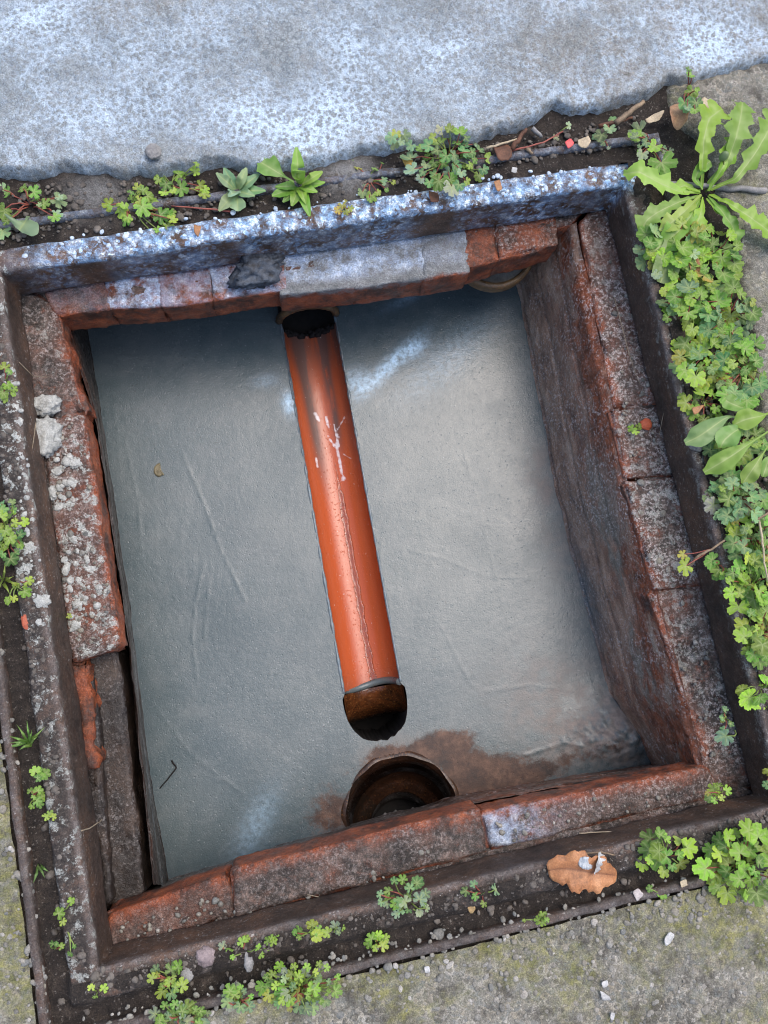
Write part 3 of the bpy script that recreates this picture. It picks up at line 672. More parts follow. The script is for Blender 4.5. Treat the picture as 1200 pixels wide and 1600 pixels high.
def floor_z(x, y):
    p = P3(x, y); sh = np.asarray(x).shape
    r = np.asarray(x) * 0.87 + np.asarray(y) * 0.5; s = -np.asarray(x) * 0.5 + np.asarray(y) * 0.87
    z = 0.0022 * fbm(p, 5, 2, 201) + 0.0001 * fbm(P3(r * 22, s * 90), 1.0, 3, 202, 0.5) + 0.00016 * fbm(p, 110, 2, 203)
    z = z.reshape(sh) if sh else z
    # directional trowel strokes, broken up by a slow mask, and a few raised arrises where a stroke ended
    for k_, (ang, sd_) in enumerate(((1.35, 211), (0.35, 223), (2.0, 229))):
        ca_, sa_ = math.cos(ang), math.sin(ang); xx, yy_ = np.asarray(x), np.asarray(y)
        a_ = xx * ca_ + yy_ * sa_; b_ = -xx * sa_ + yy_ * ca_
        m_ = np.clip(fbm(p, 5, 2, sd_ + 5).reshape(sh) * 2.2 + .2, 0, 1)
        z = z + m_ * 0.0001 * fbm(P3(a_ * 9, b_ * 110), 1.0, 3, sd_).reshape(sh)
    for pts, h_ in TROWEL:
        best = np.full(sh, 9.0)
        for q0, q1 in zip(pts[:-1], pts[1:]):
            ab = q1 - q0; t_ = np.clip(((x - q0[0]) * ab[0] + (y - q0[1]) * ab[1]) / (ab @ ab), 0, 1)
            best = np.minimum(best, np.hypot(x - q0[0] - t_ * ab[0], y - q0[1] - t_ * ab[1]))
        z = z + 0.4 * h_ * np.exp(-(best / 0.0024) ** 2) * (0.6 + 1.1 * fbm(p, 70, 3, 240).reshape(sh))
    c = at(980, 1150, ZF); mz = np.exp(-(((x - c.x) / 0.07) ** 2 + ((y - c.y) / 0.05) ** 2)); z = z + 0.026 * mz + mz * 0.006 * fbm(p, 60, 4, 209, .6).reshape(sh)
    sx = (np.asarray(x) - CA[0]) * CN[0] + (np.asarray(y) - CA[1]) * CN[1]
    z = z + 0.004 * np.exp(-np.clip(abs(sx) - CR, 0, 1) / 0.006) * 0
    return ZF + z
def edge_l(y):  P = pixline([(120, 470), (135, 505), (205, 950), (235, 1200), (262, 1370), (270, 1420)], ZF)[::-1]; return np.interp(y, P[:, 1], P[:, 0]) - 0.012
def edge_r(y):  P = pixline([(795, 400), (808, 430), (868, 780), (905, 925), (950, 1090), (1020, 1200), (1030, 1260)], ZF)[::-1]; return np.interp(y, P[:, 1], P[:, 0]) + 0.012
Y_T = at(480, 455, ZF).y; Y_B = at(560, 1330, ZF).y - 0.03
END = (CB - CA) @ CD + 0.012                     # where the plastic channel stops
ENDR = 0.050
c_end = CA + CD * (END + 0.012)                   # start of the clay drop
def cl(y): return CA[0] + (y - CA[1]) * CD[0] / CD[1] - CR
def cr_(y): return CA[0] + (y - CA[1]) * CD[0] / CD[1] + CR
# hole outline of the clay outlet in channel coordinates
yb = axy(590, 1158, ZF)[1]
wx_l = axy(540, 1120, ZF)[0]; wx_r = axy(641, 1115, ZF)[0]
cx_h = (wx_l + wx_r) / 2; hw = (wx_r - wx_l) / 2
y_hole_top = axy(585, 1078, ZF)[1]
def hole_bottom(u):        # u in -1..1 -> y
    return yb + 0.055 * (1 - np.clip(1 - np.abs(u) ** 2.6, 0, 1) ** 0.55) + 0.0035 * fbm(P3(np.asarray(u) * .05, np.asarray(u) * 0), 90, 4, 371)
YH = y_hole_top
rows = np.arange(Y_B, Y_T, 0.0025)
def lx(y):                 # left border of the slot incl. the wider clay hole
    t = sst(YH + 0.004, YH - 0.006, y); return cl(y) * (1 - t) + (cx_h - hw) * t
def rx(y):
    t = sst(YH + 0.004, YH - 0.006, y); return cr_(y) * (1 - t) + (cx_h + hw) * t
SO = np.array(axy(628, 1270, ZF)); SR = 0.080   # rodding-eye socket
GV, GF, off0 = [], [], 0
def addgrid(Xg, Yg):
    global off0
    GV.append(np.stack([Xg.ravel(), Yg.ravel(), floor_z(Xg, Yg).ravel()], 1)); GF.append(gridfaces(*Xg.shape, off=off0)); off0 += Xg.size
w = np.linspace(0, 1, 130)
addgrid(edge_l(rows)[None, :] * (1 - w)[:, None] + lx(rows)[None, :] * w[:, None], np.broadcast_to(rows[None, :], (130, len(rows))))
addgrid(rx(rows)[None, :] * (1 - w)[:, None] + edge_r(rows)[None, :] * w[:, None], np.broadcast_to(rows[None, :], (130, len(rows))))
uu = np.linspace(-1, 1, 41); tt = np.linspace(0, 1, 70)
top_e = hole_bottom(uu)
Ym = Y_B + (top_e[:, None] - Y_B) * tt[None, :]
Xm = lx(Ym) * (1 - (uu[:, None] + 1) / 2) + rx(Ym) * (uu[:, None] + 1) / 2
addgrid(Xm, Ym)
V = np.concatenate(GV); fc = np.concatenate(GF)
cc = V[fc].mean(1); fc = fc[((cc[:, 0] - SO[0]) ** 2 + (cc[:, 1] - SO[1]) ** 2) > (SR + 0.004) ** 2]
x, y = V[:, 0], V[:, 1]
def blob(u, v, a, b, ang=0.0):
    c = at(u, v, ZF); dx, dy = x - c.x, y - c.y; ca_, sa_ = math.cos(ang), math.sin(ang)
    return np.exp(-(((dx * ca_ + dy * sa_) / a) ** 2 + ((-dx * sa_ + dy * ca_) / b) ** 2))
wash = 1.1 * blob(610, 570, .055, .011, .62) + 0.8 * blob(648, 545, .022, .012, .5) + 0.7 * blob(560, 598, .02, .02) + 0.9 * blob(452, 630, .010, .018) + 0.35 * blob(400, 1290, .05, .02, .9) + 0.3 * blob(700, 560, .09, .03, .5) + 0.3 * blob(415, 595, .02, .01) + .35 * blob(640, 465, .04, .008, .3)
brown = .9 * blob(745, 1195, .06, .04, -.4) + 1.2 * blob(640, 1178, .06, .016) + 1.2 * blob(720, 1230, .03, .05) + .9 * blob(830, 1215, .1, .015, .2) + .9 * blob(690, 1165, .03, .02) + 1.0 * blob(520, 1270, .04, .05) + 0.9 * blob(760, 1225, .09, .025, .2) + .4 * blob(970, 1170, .06, .025) + .6 * blob(600, 1175, .04, .015) + .5 * blob(700, 1160, .02, .015) + 0.5 * np.exp(-np.clip(y - Y_B - .03, 0, 1) / .02)
dry = 0.9 * blob(855, 740, .03, .05) + 1.6 * blob(960, 1140, .10, .05) + .6 * blob(860, 1080, .09, .07) + .5 * blob(620, 1170, .06, .02) + .5 * blob(880, 860, .03, .1, .2)
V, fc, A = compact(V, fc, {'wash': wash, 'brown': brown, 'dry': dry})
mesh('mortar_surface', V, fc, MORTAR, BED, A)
# rough mortar lip along both sides of the channel and round the outlet
lip = Bag()
def lipline(pts, r):
    P = np.array(pts); nn = fbm(P3(P[:, 0], P[:, 1]), 60, 3, 301)
    pp = [(a, b, floor_z(np.array([a]), np.array([b]))[0] - r * 0.45 + 0.0012 * q) for (a, b), q in zip(P, nn)]
    rr = [r * (0.8 + 0.6 * max(-.5, q)) for q in nn]
    V_, F_ = tube_np(pp, rr, 7); lip.add(V_, F_)
yy = np.arange(YH + 0.004, CA[1] + 0.015, 0.004)
lipline([(cl(v) - 0.001, v) for v in yy], 0.0028); lipline([(cr_(v) + 0.001, v) for v in yy], 0.0028)
o = mesh('mortar_lip', lip.V, lip.F, MORTAR, BED, {'dry': np.zeros(len(lip.V)) + .3, 'wash': np.zeros(len(lip.V)) + 0.15, 'brown': np.zeros(len(lip.V))})

# ------------------------------------------------------------------ orange channel
CH = thing('drain_channel', 'bright orange plastic half round drain channel set in wet mortar', 'drain channel', (CA[0], CA[1], ZF - CR))
ns, na = 260, 60
s = np.linspace(0.012, (YH - CA[1]) / CD[1] - 0.004, ns); th = np.linspace(-1.0, 1.0, na) * (math.pi / 2)
S, TH = np.meshgrid(s, th, indexing='ij')
lat = CR * np.sin(TH); dep = -CR * np.cos(TH)
tilt = np.interp(S, [s[0], s[-1]], [0.003, -0.006])
V = np.stack([CA[0] + CD[0] * S + CN[0] * lat, CA[1] + CD[1] * S + CN[1] * lat, ZF + 0.0015 + dep + tilt], 1 if False else -1).reshape(-1, 3)
Sn = (S - s[0]) / (s[-1] - s[0])
pS = P3(S * 1.0, lat)
def dl(pts, wd):           # distance to poly line given in (along 0..1, across -1..1)
    P = np.array([(a, b * CR) for a, b in pts]); best = np.full(S.size, 9.0)
    Lc = s[-1] - s[0]; q = np.stack([Sn.ravel() * Lc, lat.ravel()], 1); P = P * np.array([Lc, 1])
    for a, b in zip(P[:-1], P[1:]):
        ab = b - a; t = np.clip(((q - a) @ ab) / (ab @ ab), 0, 1); best = np.minimum(best, np.linalg.norm(q - a - t[:, None] * ab, axis=1))
    return np.exp(-(best / wd) ** 2)
drip = np.zeros(S.size)
for pts, wd in (([(.27, .35), (.43, .33)], .0016), ([(.30, .05), (.33, .2), (.31, .45)], .0025), ([(.26, .75), (.29, .4), (.335, .38)], .002), ([(.33, .3), (.41, .3)], .003), ([(.425, .33), (.43, .34)], .004),
                ([(.23, -.3), (.25, -.2)], .004), ([(.36, -.55), (.385, -.55)], .0025), ([(.38, .75), (.36, .5)], .0015), ([(.43, .28), (.43, .4)], .003), ([(.245, .1), (.275, .12)], .003)):
    drip = np.maximum(drip, dl(pts, wd))
drip *= (0.7 + 0.6 * fbm(pS, 160, 3, 311))
film = sst(0.52, 0.25, Sn) * (np.exp(-((lat / CR + .5 - .3 * Sn) / .22) ** 2) * 1.2 + 1.1 * sst(.42, .25, Sn) * np.exp(-((lat / CR - .42) / .18) ** 2) + .5 * sst(.16, .02, Sn) + .5 * np.exp(-((lat / CR - .95) / .2) ** 2)) + 0.25 * sst(.94, 1, Sn)
mid = 0.10 * CR + 0.003 * fbm(P3(S * 1.0, S * 0), 22, 4, 313).reshape(S.shape)
wet = (abs(lat - mid) < (0.005 + 0.004 * fbm(P3(S, S * 0), 30, 3, 315).reshape(S.shape))) * sst(0.3, 0.4, Sn)
mesh('channel', V, gridfaces(ns, na), PVC, CH, {'film': film, 'drip': drip, 'wet': wet})
# thin film of water lying along the invert
WATER = MK('clear_water'); WATER = WATER.fin((1, 1, 1), 0.03, spec=0.5, IOR=1.33, **{'Transmission Weight': 1.0})
nsw = 300; sw = np.linspace(s[0] + (s[-1] - s[0]) * 0.38, s[-1], nsw)
midw = 0.006 + 0.0022 * fbm(P3(sw, sw * 0), 25, 4, 321)
hwd = (0.0050 + 0.0035 * fbm(P3(sw, sw * 0 + 3), 55, 4, 322)).clip(0.0015, 0.011) * sst(0, 0.08, sw - sw[0])
uw = np.linspace(-1, 1, 11)
la = midw[:, None] + hwd[:, None] * uw[None, :]
zt = -np.sqrt(CR ** 2 - la ** 2) + np.interp(sw, [s[0], s[-1]], [0.003, -0.006])[:, None] + 0.0018 * np.sqrt(np.clip(1 - uw ** 2, 0, 1))[None, :] + 0.0002
zt += 0.0005 * fbm(P3(np.broadcast_to(sw[:, None], la.shape), la), 120, 3, 323).reshape(la.shape) * (1 - uw ** 2)[None, :]
Vw = np.stack([CA[0] + CD[0] * sw[:, None] + CN[0] * la, CA[1] + CD[1] * sw[:, None] + CN[1] * la, ZF + 0.0015 + zt], -1).reshape(-1, 3)
tag(mesh('water', Vw, gridfaces(nsw, 11), WATER), 'thin trickle of clear water along the orange channel bottom', 'water', kind='structure')
# dark inlet pipe behind the top wall
INL = thing('inlet_pipe', 'dark round inlet pipe opening at the top end of the orange channel', 'pipe', (CA[0], CA[1] + 0.05, ZF - CR))
ns = 60; s2 = np.linspace(0.02, -0.25, ns); th = np.linspace(0, 2 * math.pi, 49)
S, TH = np.meshgrid(s2, th, indexing='ij'); rr = CR + 0.0022 + 0.001 * fbm(P3(S * 1.0, TH * .05), 60, 3, 331).reshape(S.shape)
V = np.stack([CA[0] + CD[0] * S + CN[0] * rr * np.sin(TH), CA[1] + CD[1] * S + CN[1] * rr * np.sin(TH), ZF + rr * np.cos(TH)], -1).reshape(-1, 3)
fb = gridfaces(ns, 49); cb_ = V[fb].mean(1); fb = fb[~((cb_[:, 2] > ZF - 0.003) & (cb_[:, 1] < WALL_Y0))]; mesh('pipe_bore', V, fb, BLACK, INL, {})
# clay rim arch over the inlet
b_ = Bag(); pts = []
for a in np.linspace(-0.5 * math.pi, 0.5 * math.pi, 30):
    r_ = CR + 0.003; sB = (WALL_Y0 - CA[1]) / CD[1]
    pts.append((CA[0] + CD[0] * sB + CN[0] * r_ * math.sin(a), CA[1] + CD[1] * sB + CN[1] * r_ * math.sin(a), ZF + r_ * math.cos(a)))
V_, F_ = tube_np(pts, [0.0058 + 0.001 * random.random() for _ in pts], 8); b_.add(V_, F_)
mesh('pipe_rim', b_.V, b_.F, RIM_CLAY, INL, {'dirt': [0.7] * len(b_.V)})
# silt edge in the inlet mouth
silt = Bag()
for i in range(46):
    a = random.uniform(-1.2, 1.2); c = CA + CD * random.uniform(0.008, 0.016) + CN * CR * math.sin(a)
    r_ = random.uniform(0.003, 0.006)
    V_, F_ = tube_np([(c[0] - r_, c[1], ZF - CR * math.cos(a) + .004), (c[0], c[1] + r_ * .3, ZF - CR * math.cos(a) + r_ * .5 + .004), (c[0] + r_, c[1], ZF - CR * math.cos(a) + .003)], [r_ * .5, r_ * .9, r_ * .4], 6); silt.add(V_, F_)
mesh('silt', silt.V, silt.F, BLACK, INL, {})

# ------------------------------------------------------------------ clay outlet at the lower end
OUTL = thing('clay_outlet', 'brown glazed clay drop outlet at the lower end of the orange channel', 'drain outlet', (cx_h, YH - 0.03, ZF - 0.05))
ns, na = 60, 60
tq = np.linspace(0, 1, ns); th = np.linspace(-1, 1, na) * (math.pi / 2)
TQ, TH = np.meshgrid(tq, th, indexing='ij')
run = 0.004 + 0.056 * np.sin(np.clip(TQ * 1.15, 0, 1) * math.pi / 2); drop = 0.17 * TQ ** 2.0 + 0.006 * TQ
Rr = hw * (0.95 + 0.05 * TQ)
Xo = cx_h + Rr * np.sin(TH) + 0.0015 * fbm(P3(TQ, TH), 4, 3, 341).reshape(TQ.shape)
Zo = ZF - 0.003 - (CR + 0.006) * np.cos(TH) - drop * np.clip(np.cos(TH) * 2.5, 0, 1)
Yo = YH + 0.004 - run
mesh('glazed_chute', np.stack([Xo, Yo, Zo], -1).reshape(-1, 3), gridfaces(ns, na), CLAY, OUTL, {'dirt': 1.2 * sst(0.42, 0.7, TQ + 0.08 * np.sin(TH * 5) + .03 * np.sin(TH * 17))})  # mask blackens the lower chute, painting the shade of the drop
# hole walls
ring = [(cx_h + hw * u * 1.0, float(hole_bottom(np.array([u]))[0])) for u in np.linspace(-1, 1, 41)]
ring = [(cx_h - hw, YH)] + ring + [(cx_h + hw, YH)]
Vh, Fh = [], []
for i, (a, b) in enumerate(ring):
    jit = 0.002 * math.sin(i * 2.3)
    for zz_, inn in ((0.001, 0.0), (-0.012, -0.003), (-0.05, -0.006), (-0.2, -0.004)):
        Vh.append((a + (a - cx_h) * inn * -4, b + jit * (zz_ < -.005) - (0.006 if zz_ < -0.02 else 0), (ZF + zz_) if zz_ < 0 else floor_z(np.array([a]), np.array([b]))[0] + .0005))
for i in range(len(ring) - 1):
    for j in range(3): Fh.append((i * 4 + j, i * 4 + j + 1, (i + 1) * 4 + j + 1, (i + 1) * 4 + j))
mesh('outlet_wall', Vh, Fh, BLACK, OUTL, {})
mesh('outlet_sump', [(cx_h - .09, YH + .02, ZF - .19), (cx_h + .09, YH + .02, ZF - .19), (cx_h + .09, yb - .04, ZF - .19), (cx_h - .09, yb - .04, ZF - .19)], [(0, 1, 2, 3)], BLACK, OUTL, {})  # black sheet closing the hole, its deep shade put into the colour
# grey mortar joint between plastic and clay
jl = Bag(); pts = []
for a in np.linspace(-math.pi / 2, math.pi / 2, 26):
    pts.append((cx_h - 0.004 + (CR + 0.003) * math.sin(a), YH + 0.006 + 0.002 * math.sin(a * 3), ZF + 0.001 - (CR + 0.0025) * math.cos(a) - 0.005))
V_, F_ = tube_np(pts, 0.0055, 8); jl.add(V_, F_)
mesh('mortar_joint', jl.V, jl.F, MORTAR, OUTL, {'dry': [0.2] * len(jl.V), 'wash': [0.0] * len(jl.V), 'brown': [0.0] * len(jl.V)})

# ------------------------------------------------------------------ rodding-eye socket
SOCK = thing('clay_socket', 'round brown clay socket with a dark hole by the lower brick edge', 'pipe socket', (SO[0], SO[1], ZF - 0.05))
prof = [(SR + 0.009, -0.008, 0), (SR + 0.0075, -0.0015, 0), (SR + 0.004, 0.001, 0), (SR + 0.001, 0.0015, 0), (SR - 0.001, -0.004, .1), (SR - 0.004, -0.010, .2), (SR - 0.001, -0.013, .25), (SR - 0.0055, -0.020, .38), (SR - 0.002, -0.023, .43), (SR - 0.007, -0.031, .57), (SR - 0.003, -0.034, .62), (SR - 0.005, -0.045, .8), (SR - 0.006, -0.062, 1), (0.066, -0.066, 1), (0.053, -0.066, 1), (0.0505, -0.069, 1), (0.0495, -0.09, 1.3), (0.049, -0.2, 2.2)]
na = 120; Vs = []; As = []
for (r_, z_, sh_) in prof:
    for a in np.linspace(0, 2 * math.pi, na, endpoint=False):
        rn = r_ + 0.0012 * math.sin(a * 3 + z_ * 40) + (0.001 * math.sin(a * 11) if r_ > SR else 0)
        Vs.append((SO[0] + rn * math.cos(a), SO[1] + rn * math.sin(a) - 0.036 * sh_, ZF + z_ + (0.002 * math.sin(a * 7) if r_ > SR else 0)))
        As.append(0.9 if z_ < -0.068 else (0.5 if r_ > SR + .003 else 0.25 + 0.5 * (math.cos(a) < -0.6)))  # mask is strongest on the bore below the shoulder
M = len(prof)
Fs = [(j * na + i, j * na + (i + 1) % na, (j + 1) * na + (i + 1) % na, (j + 1) * na + i) for j in range(M - 1) for i in range(na)]
mi = [0 if j >= 3 else 1 for j in range(M - 1) for i in range(na)]
RIMB = m_glaze('brown_clay_rim', (0.012, 0.006, 0.004), (0.075, 0.03, 0.012), 0.35); BORE = m_glaze('dark_socket_glaze', (0.006, 0.003, 0.002), (0.042, 0.017, 0.009), 0.05, 0.08)
rimF = [f for f, q in zip(Fs, mi) if q == 1]; wallF = [f for f, q in zip(Fs, mi) if q == 0 ]
mesh('socket_bore', Vs, wallF, BORE, SOCK, {'dirt': As}); mesh('socket_rim', Vs, rimF, RIMB, SOCK, {'dirt': [a * .8 for a in As]})
nrub = Bag()
for i in range(40):
    a = random.uniform(0, 6.28); r_ = 0.045 * math.sqrt(random.random()); c = (SO[0] + r_ * math.cos(a), SO[1] - 0.036 * 1.6 + r_ * math.sin(a), ZF - 0.118 + random.uniform(-.01, .012))
    e = random.uniform(0.003, 0.008)
    V_, F_ = tube_np([(c[0] - e, c[1], c[2]), (c[0], c[1] + e * .4, c[2] + e * .5), (c[0] + e, c[1] - e * .2, c[2])], [e * .4, e * .8, e * .3], 5); nrub.add(V_, F_)
tag(mesh('rubble', nrub.V, nrub.F, STONE, SOCK, {}), kind='stuff')
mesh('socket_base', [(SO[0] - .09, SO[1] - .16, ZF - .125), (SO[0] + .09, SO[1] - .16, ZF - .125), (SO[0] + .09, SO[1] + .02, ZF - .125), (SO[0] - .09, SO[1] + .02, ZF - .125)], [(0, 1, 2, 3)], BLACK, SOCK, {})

# ------------------------------------------------------------------ plugged pipe in the upper right corner
pc = at(772, 382, -0.16); PR = 0.066
PLUG = thing('plugged_pipe', 'old clay pipe mouth plugged with grey mortar under red bricks', 'pipe', (pc.x, pc.y, -0.2))
na = 80; Vp = []; Fp = []
for (r_, z_) in ((PR - 0.002, -0.02), (PR, -0.004), (PR - .002, 0.001), (PR - 0.008, 0.001), (PR - 0.010, -0.004)):
    for a in np.linspace(0, 2 * math.pi, na, endpoint=False): Vp.append((pc.x + r_ * math.cos(a), pc.y + r_ * math.sin(a), pc.z + z_ + 0.12 * r_ * math.sin(a)))
Fp = [(j * na + i, (j + 1) * na + i, (j + 1) * na + (i + 1) % na, j * na + (i + 1) % na) for j in range(4) for i in range(na)]
mesh('pipe_rim', Vp, Fp, RIM_CLAY, PLUG, {'dirt': [0.35] * len(Vp)})
rg = np.linspace(0, PR - 0.009, 14); ag = np.linspace(0, 2 * math.pi, 60)
R_, A_ = np.meshgrid(rg, ag, indexing='ij'); Xp = pc.x + R_ * np.cos(A_); Yp = pc.y + R_ * np.sin(A_)
mesh('mortar_plug', np.stack([Xp, Yp, pc.z - 0.003 + .12 * (Yp - pc.y) + 0.0025 * fbm(P3(Xp, Yp), 45, 3, 351).reshape(Xp.shape)], -1).reshape(-1, 3), gridfaces(14, 60), GREYPLUG, PLUG, {})

# ------------------------------------------------------------------ loose stones, grit, crumbs
ICO_V, ICO_F = [], []
def _ico():
    import bmesh
    bm = bmesh.new(); bmesh.ops.create_icosphere(bm, subdivisions=4, radius=1.0)
    V_ = np.array([v.co[:] for v in bm.verts]); F_ = np.array([[v.index for v in f.verts] for f in bm.faces]); bm.free(); 
    bm = bmesh.new(); bmesh.ops.create_icosphere(bm, subdivisions=2, radius=1.0)
    V1 = np.array([v.co[:] for v in bm.verts]); F1 = np.array([[v.index for v in f.verts] for f in bm.faces]); bm.free()
    return V_, F_, V1, F1
ICO2_V, ICO2_F, ICO1_V, ICO1_F = _ico()
def grit(name, pts, sizes, mat, label, flat=0.55, sink=0.2, parent=None):
    Vg, Fg = [], []
    for i, ((a, b, c), r_) in enumerate(zip(pts, sizes)):
        sc_ = np.array([random.uniform(.7, 1.3), random.uniform(.7, 1.3), flat * random.uniform(.7, 1.2)]) * r_
        v = ICO1_V * (1 + 0.3 * ICO1_V @ rng.standard_normal((3, 1)) * .5 + 0.09 * rng.standard_normal((len(ICO1_V), 1))) * sc_
        an = random.uniform(0, 6.28); ca_, sa_ = math.cos(an), math.sin(an)
        v = np.stack([v[:, 0] * ca_ - v[:, 1] * sa_, v[:, 0] * sa_ + v[:, 1] * ca_, v[:, 2]], 1) + np.array([a, b, c - r_ * sink])
        Vg.append(v); Fg.append(ICO1_F + i * len(ICO1_V))
    o = mesh(name, np.concatenate(Vg), np.concatenate(Fg), mat, parent)
    return tag(o, label, kind='stuff')
def rnd_in(poly_px, n, z):
    P = [axy(*q, z) for q in poly_px]; xs_ = [q[0] for q in P]; ys_ = [q[1] for q in P]; out = []
    while len(out) < n:
        x_ = random.uniform(min(xs_), max(xs_)); y_ = random.uniform(min(ys_), max(ys_)); ins = False; j = len(P) - 1
        for i in range(len(P)):
            if (P[i][1] > y_) != (P[j][1] > y_) and x_ < (P[j][0] - P[i][0]) * (y_ - P[i][1]) / (P[j][1] - P[i][1]) + P[i][0]: ins = not ins
            j = i
        if ins: out.append((x_, y_, z))
    return out
pp = rnd_in([(100, 1600), (420, 1510), (800, 1430), (1130, 1355), (1260, 1330), (1300, 1700), (60, 1700)], 1500, -0.002) + rnd_in([(-60, 950), (-5, 950), (80, 1600), (60, 1700), (-80, 1700)], 350, -0.002)
grit('aggregate', pp, [min(0.0055, 0.0013 + abs(random.gauss(0, 0.0014))) for _ in pp], PEB, 'small stones set in the mossy concrete paving', 0.36, 0.16)
pp = rnd_in([(95, 1590), (60, 1200), (20, 900), (0, 700), (0, 450), (30, 700), (80, 1100), (125, 1530), (700, 1400), (1200, 1285), (1240, 1320), (700, 1445), (110, 1590)], 330, -0.012)
pp += rnd_in([(0, 290), (500, 275), (1000, 180), (1000, 225), (760, 262), (400, 330), (0, 380)], 700, -0.004) + rnd_in([(990, 310), (1060, 500), (1130, 760), (1200, 1060), (1200, 700), (1140, 400)], 500, -0.008)
grit('gravel', pp, [0.0011 + abs(random.gauss(0, 0.0014)) for _ in pp], DGRIT, 'loose grit lying in the soil joints round the frame', 0.7, 0.1)
pp = rnd_in([(0, 470), (22, 640), (70, 1000), (140, 1520), (112, 1520), (40, 1000), (4, 760)], 420, -0.001) + rnd_in([(1000, 310), (1068, 560), (1130, 800), (1210, 1140), (1225, 1140), (1150, 790), (1080, 540)], 150, 0.0)
pp += rnd_in([(150, 1516), (700, 1392), (1220, 1262), (1224, 1292), (700, 1424), (140, 1548)], 420, 0.0005)
grit('rim_grit', pp, [0.0008 + abs(random.gauss(0, 0.0012)) for _ in pp], DGRIT, 'dirt and grit caked on the iron rim', 0.6, 0.1)
# white-coated grit on the upper rim
pp = [(random.uniform(-0.37, 0.38), HALF_Y + random.uniform(0.006, 0.036), 0.0) for _ in range(80)]
WGRIT = m_flat('limewashed_grit', (0.16, 0.22, 0.3), (0.6, 0.68, 0.76), 55, 0.7)
grit('limewashed_grit', pp, [0.0010 + abs(random.gauss(0, 0.0014)) for _ in pp], WGRIT, 'grit coated in pale blue limewash along the upper frame rim', 0.6, 0.2)
# crumbs of grit on the brick tops
pp = rnd_in([(70, 660), (128, 660), (182, 1000), (112, 1020)], 130, ZB - 0.003) + rnd_in([(975, 330), (1030, 625), (1110, 905), (1190, 1180), (1110, 1190), (1000, 800), (940, 450)], 200, ZB - 0.001) + rnd_in([(180, 1440), (740, 1290), (1100, 1210), (1110, 1235), (760, 1325), (180, 1490)], 160, ZB + 0.001)
grit('brick_grit', pp, [0.0008 + abs(random.gauss(0, 0.0012)) for _ in pp], PEB, 'fine grit scattered over the brick course', 0.7, 0.0)

def lump(name, u, v, z, r, mat, label, cat, group=None, flat=0.6, seed=0, stretch=(1, 1), ang=0.0, rough=0.25):
    c = at(u, v, z); vv = ICO2_V.copy()
    vv = vv * (1 + rough * fbm(vv + seed * 3.3, 1.2, 3, seed) * 0.9 + rough * .55 * fbm(vv + seed, 4.0, 4, seed + 1, .65))[:, None]
    vv = vv * np.array([r * stretch[0], r * stretch[1], r * flat]); ca_, sa_ = math.cos(ang), math.sin(ang)
    vv = np.stack([vv[:, 0] * ca_ - vv[:, 1] * sa_, vv[:, 0] * sa_ + vv[:, 1] * ca_, vv[:, 2]], 1)
    me = mesh(name, vv, ICO2_F, mat); me.location = (c.x, c.y, z + r * flat * 0.6)
    return tag(me, label, cat, group)
lump('mortar_lump', 72, 636, ZB - .004, 0.017, CRUMB, 'pale angular mortar lump above the lichen covered left brick', 'mortar lump', seed=1, stretch=(1.1, .75), rough=.6)
lump('mortar_lump', 74, 684, ZB - .004, 0.020, CRUMB, 'largest pale rough mortar lump on the outer edge of the left brick', 'mortar lump', seed=2, stretch=(.85, 1.2), rough=.6)
for i, (u, v, r, lb) in enumerate([(136, 812, .016, 'broad pale mortar crumb on the inner edge of the lichen covered left brick'), (82, 772, .013, 'pale mortar crumb at the outer edge of the left brick under two small ones'), (118, 724, .012, 'squarish pale mortar crumb near the inner edge of the left brick'),
        (116, 842, .013, 'pale mortar crumb just below the broad one on the left brick'), (122, 944, .013, 'pale mortar crumb above the tiny sprig on the left brick end'), (140, 890, .011, 'lowest pale mortar crumb on the inner edge of the left brick')]):
    lump('mortar_crumb', u, v, ZB - .006, r * .6, CRUMB, lb, 'mortar crumb', 'mortar crumbs on the left brick', seed=10 + i, flat=.3, stretch=(random.uniform(.8, 1.3), random.uniform(.7, 1.1)), ang=random.uniform(0, 3), rough=.7)
pp = rnd_in([(75, 700), (128, 720), (150, 860), (165, 950), (110, 990), (95, 880)], 70, ZB - .003)
grit('mortar_crumbs', pp, [0.0016 + abs(random.gauss(0, 0.0022)) for _ in pp], CRUMB, 'fine pale mortar crumbs strewn over the left brick', .5, .1)
pp = rnd_in([(20, 560), (34, 640), (75, 980), (60, 980), (30, 760), (8, 600)], 60, -.001)
grit('mortar_crumbs', pp, [0.0014 + abs(random.gauss(0, 0.0022)) for _ in pp], CRUMB, 'fine pale mortar crumbs strewn along the left rim', .5, .1)
for i, (u, v, r, lb) in enumerate([(20, 640, .012, 'pale mortar crumb on the left rim, topmost of three'), (28, 660, .009, 'pale mortar crumb on the left rim, middle of three'), (17, 668, .008, 'pale mortar crumb on the left rim, lowest of three'),
                                   (46, 856, .013, 'pale lichen crumb on the left rim beside green leaves'), (66, 940, .014, 'pale lichen crumb on the inner edge of the left rim'), (44, 890, .010, 'pale crumb on the left rim below the green leaf clump')]):
    lump('mortar_crumb', u, v, -0.003, r * .62, CRUMB, lb, 'mortar crumb', seed=50 + i, flat=.3, rough=.6)
lump('black_clod', 402, 424, ZB + .001, 0.024, m_flat('black_clod_dirt', (0.012, 0.012, 0.014), (0.08, 0.1, 0.13), 110, 0.6, bump=.8), 'black crumbly dirt clod stuck on the upper bricks beside the pale mortar', 'dirt clod', seed=71, stretch=(1.5, .9), ang=.2, rough=.7)
lump('stone', 322, 1492, -0.006, 0.011, m_flat('pinkish_stone', (0.13, 0.1, 0.1), (0.25, 0.2, 0.2), 60, .7), 'pinkish grey stone in the soil near the lower left frame corner', 'stone', seed=81)
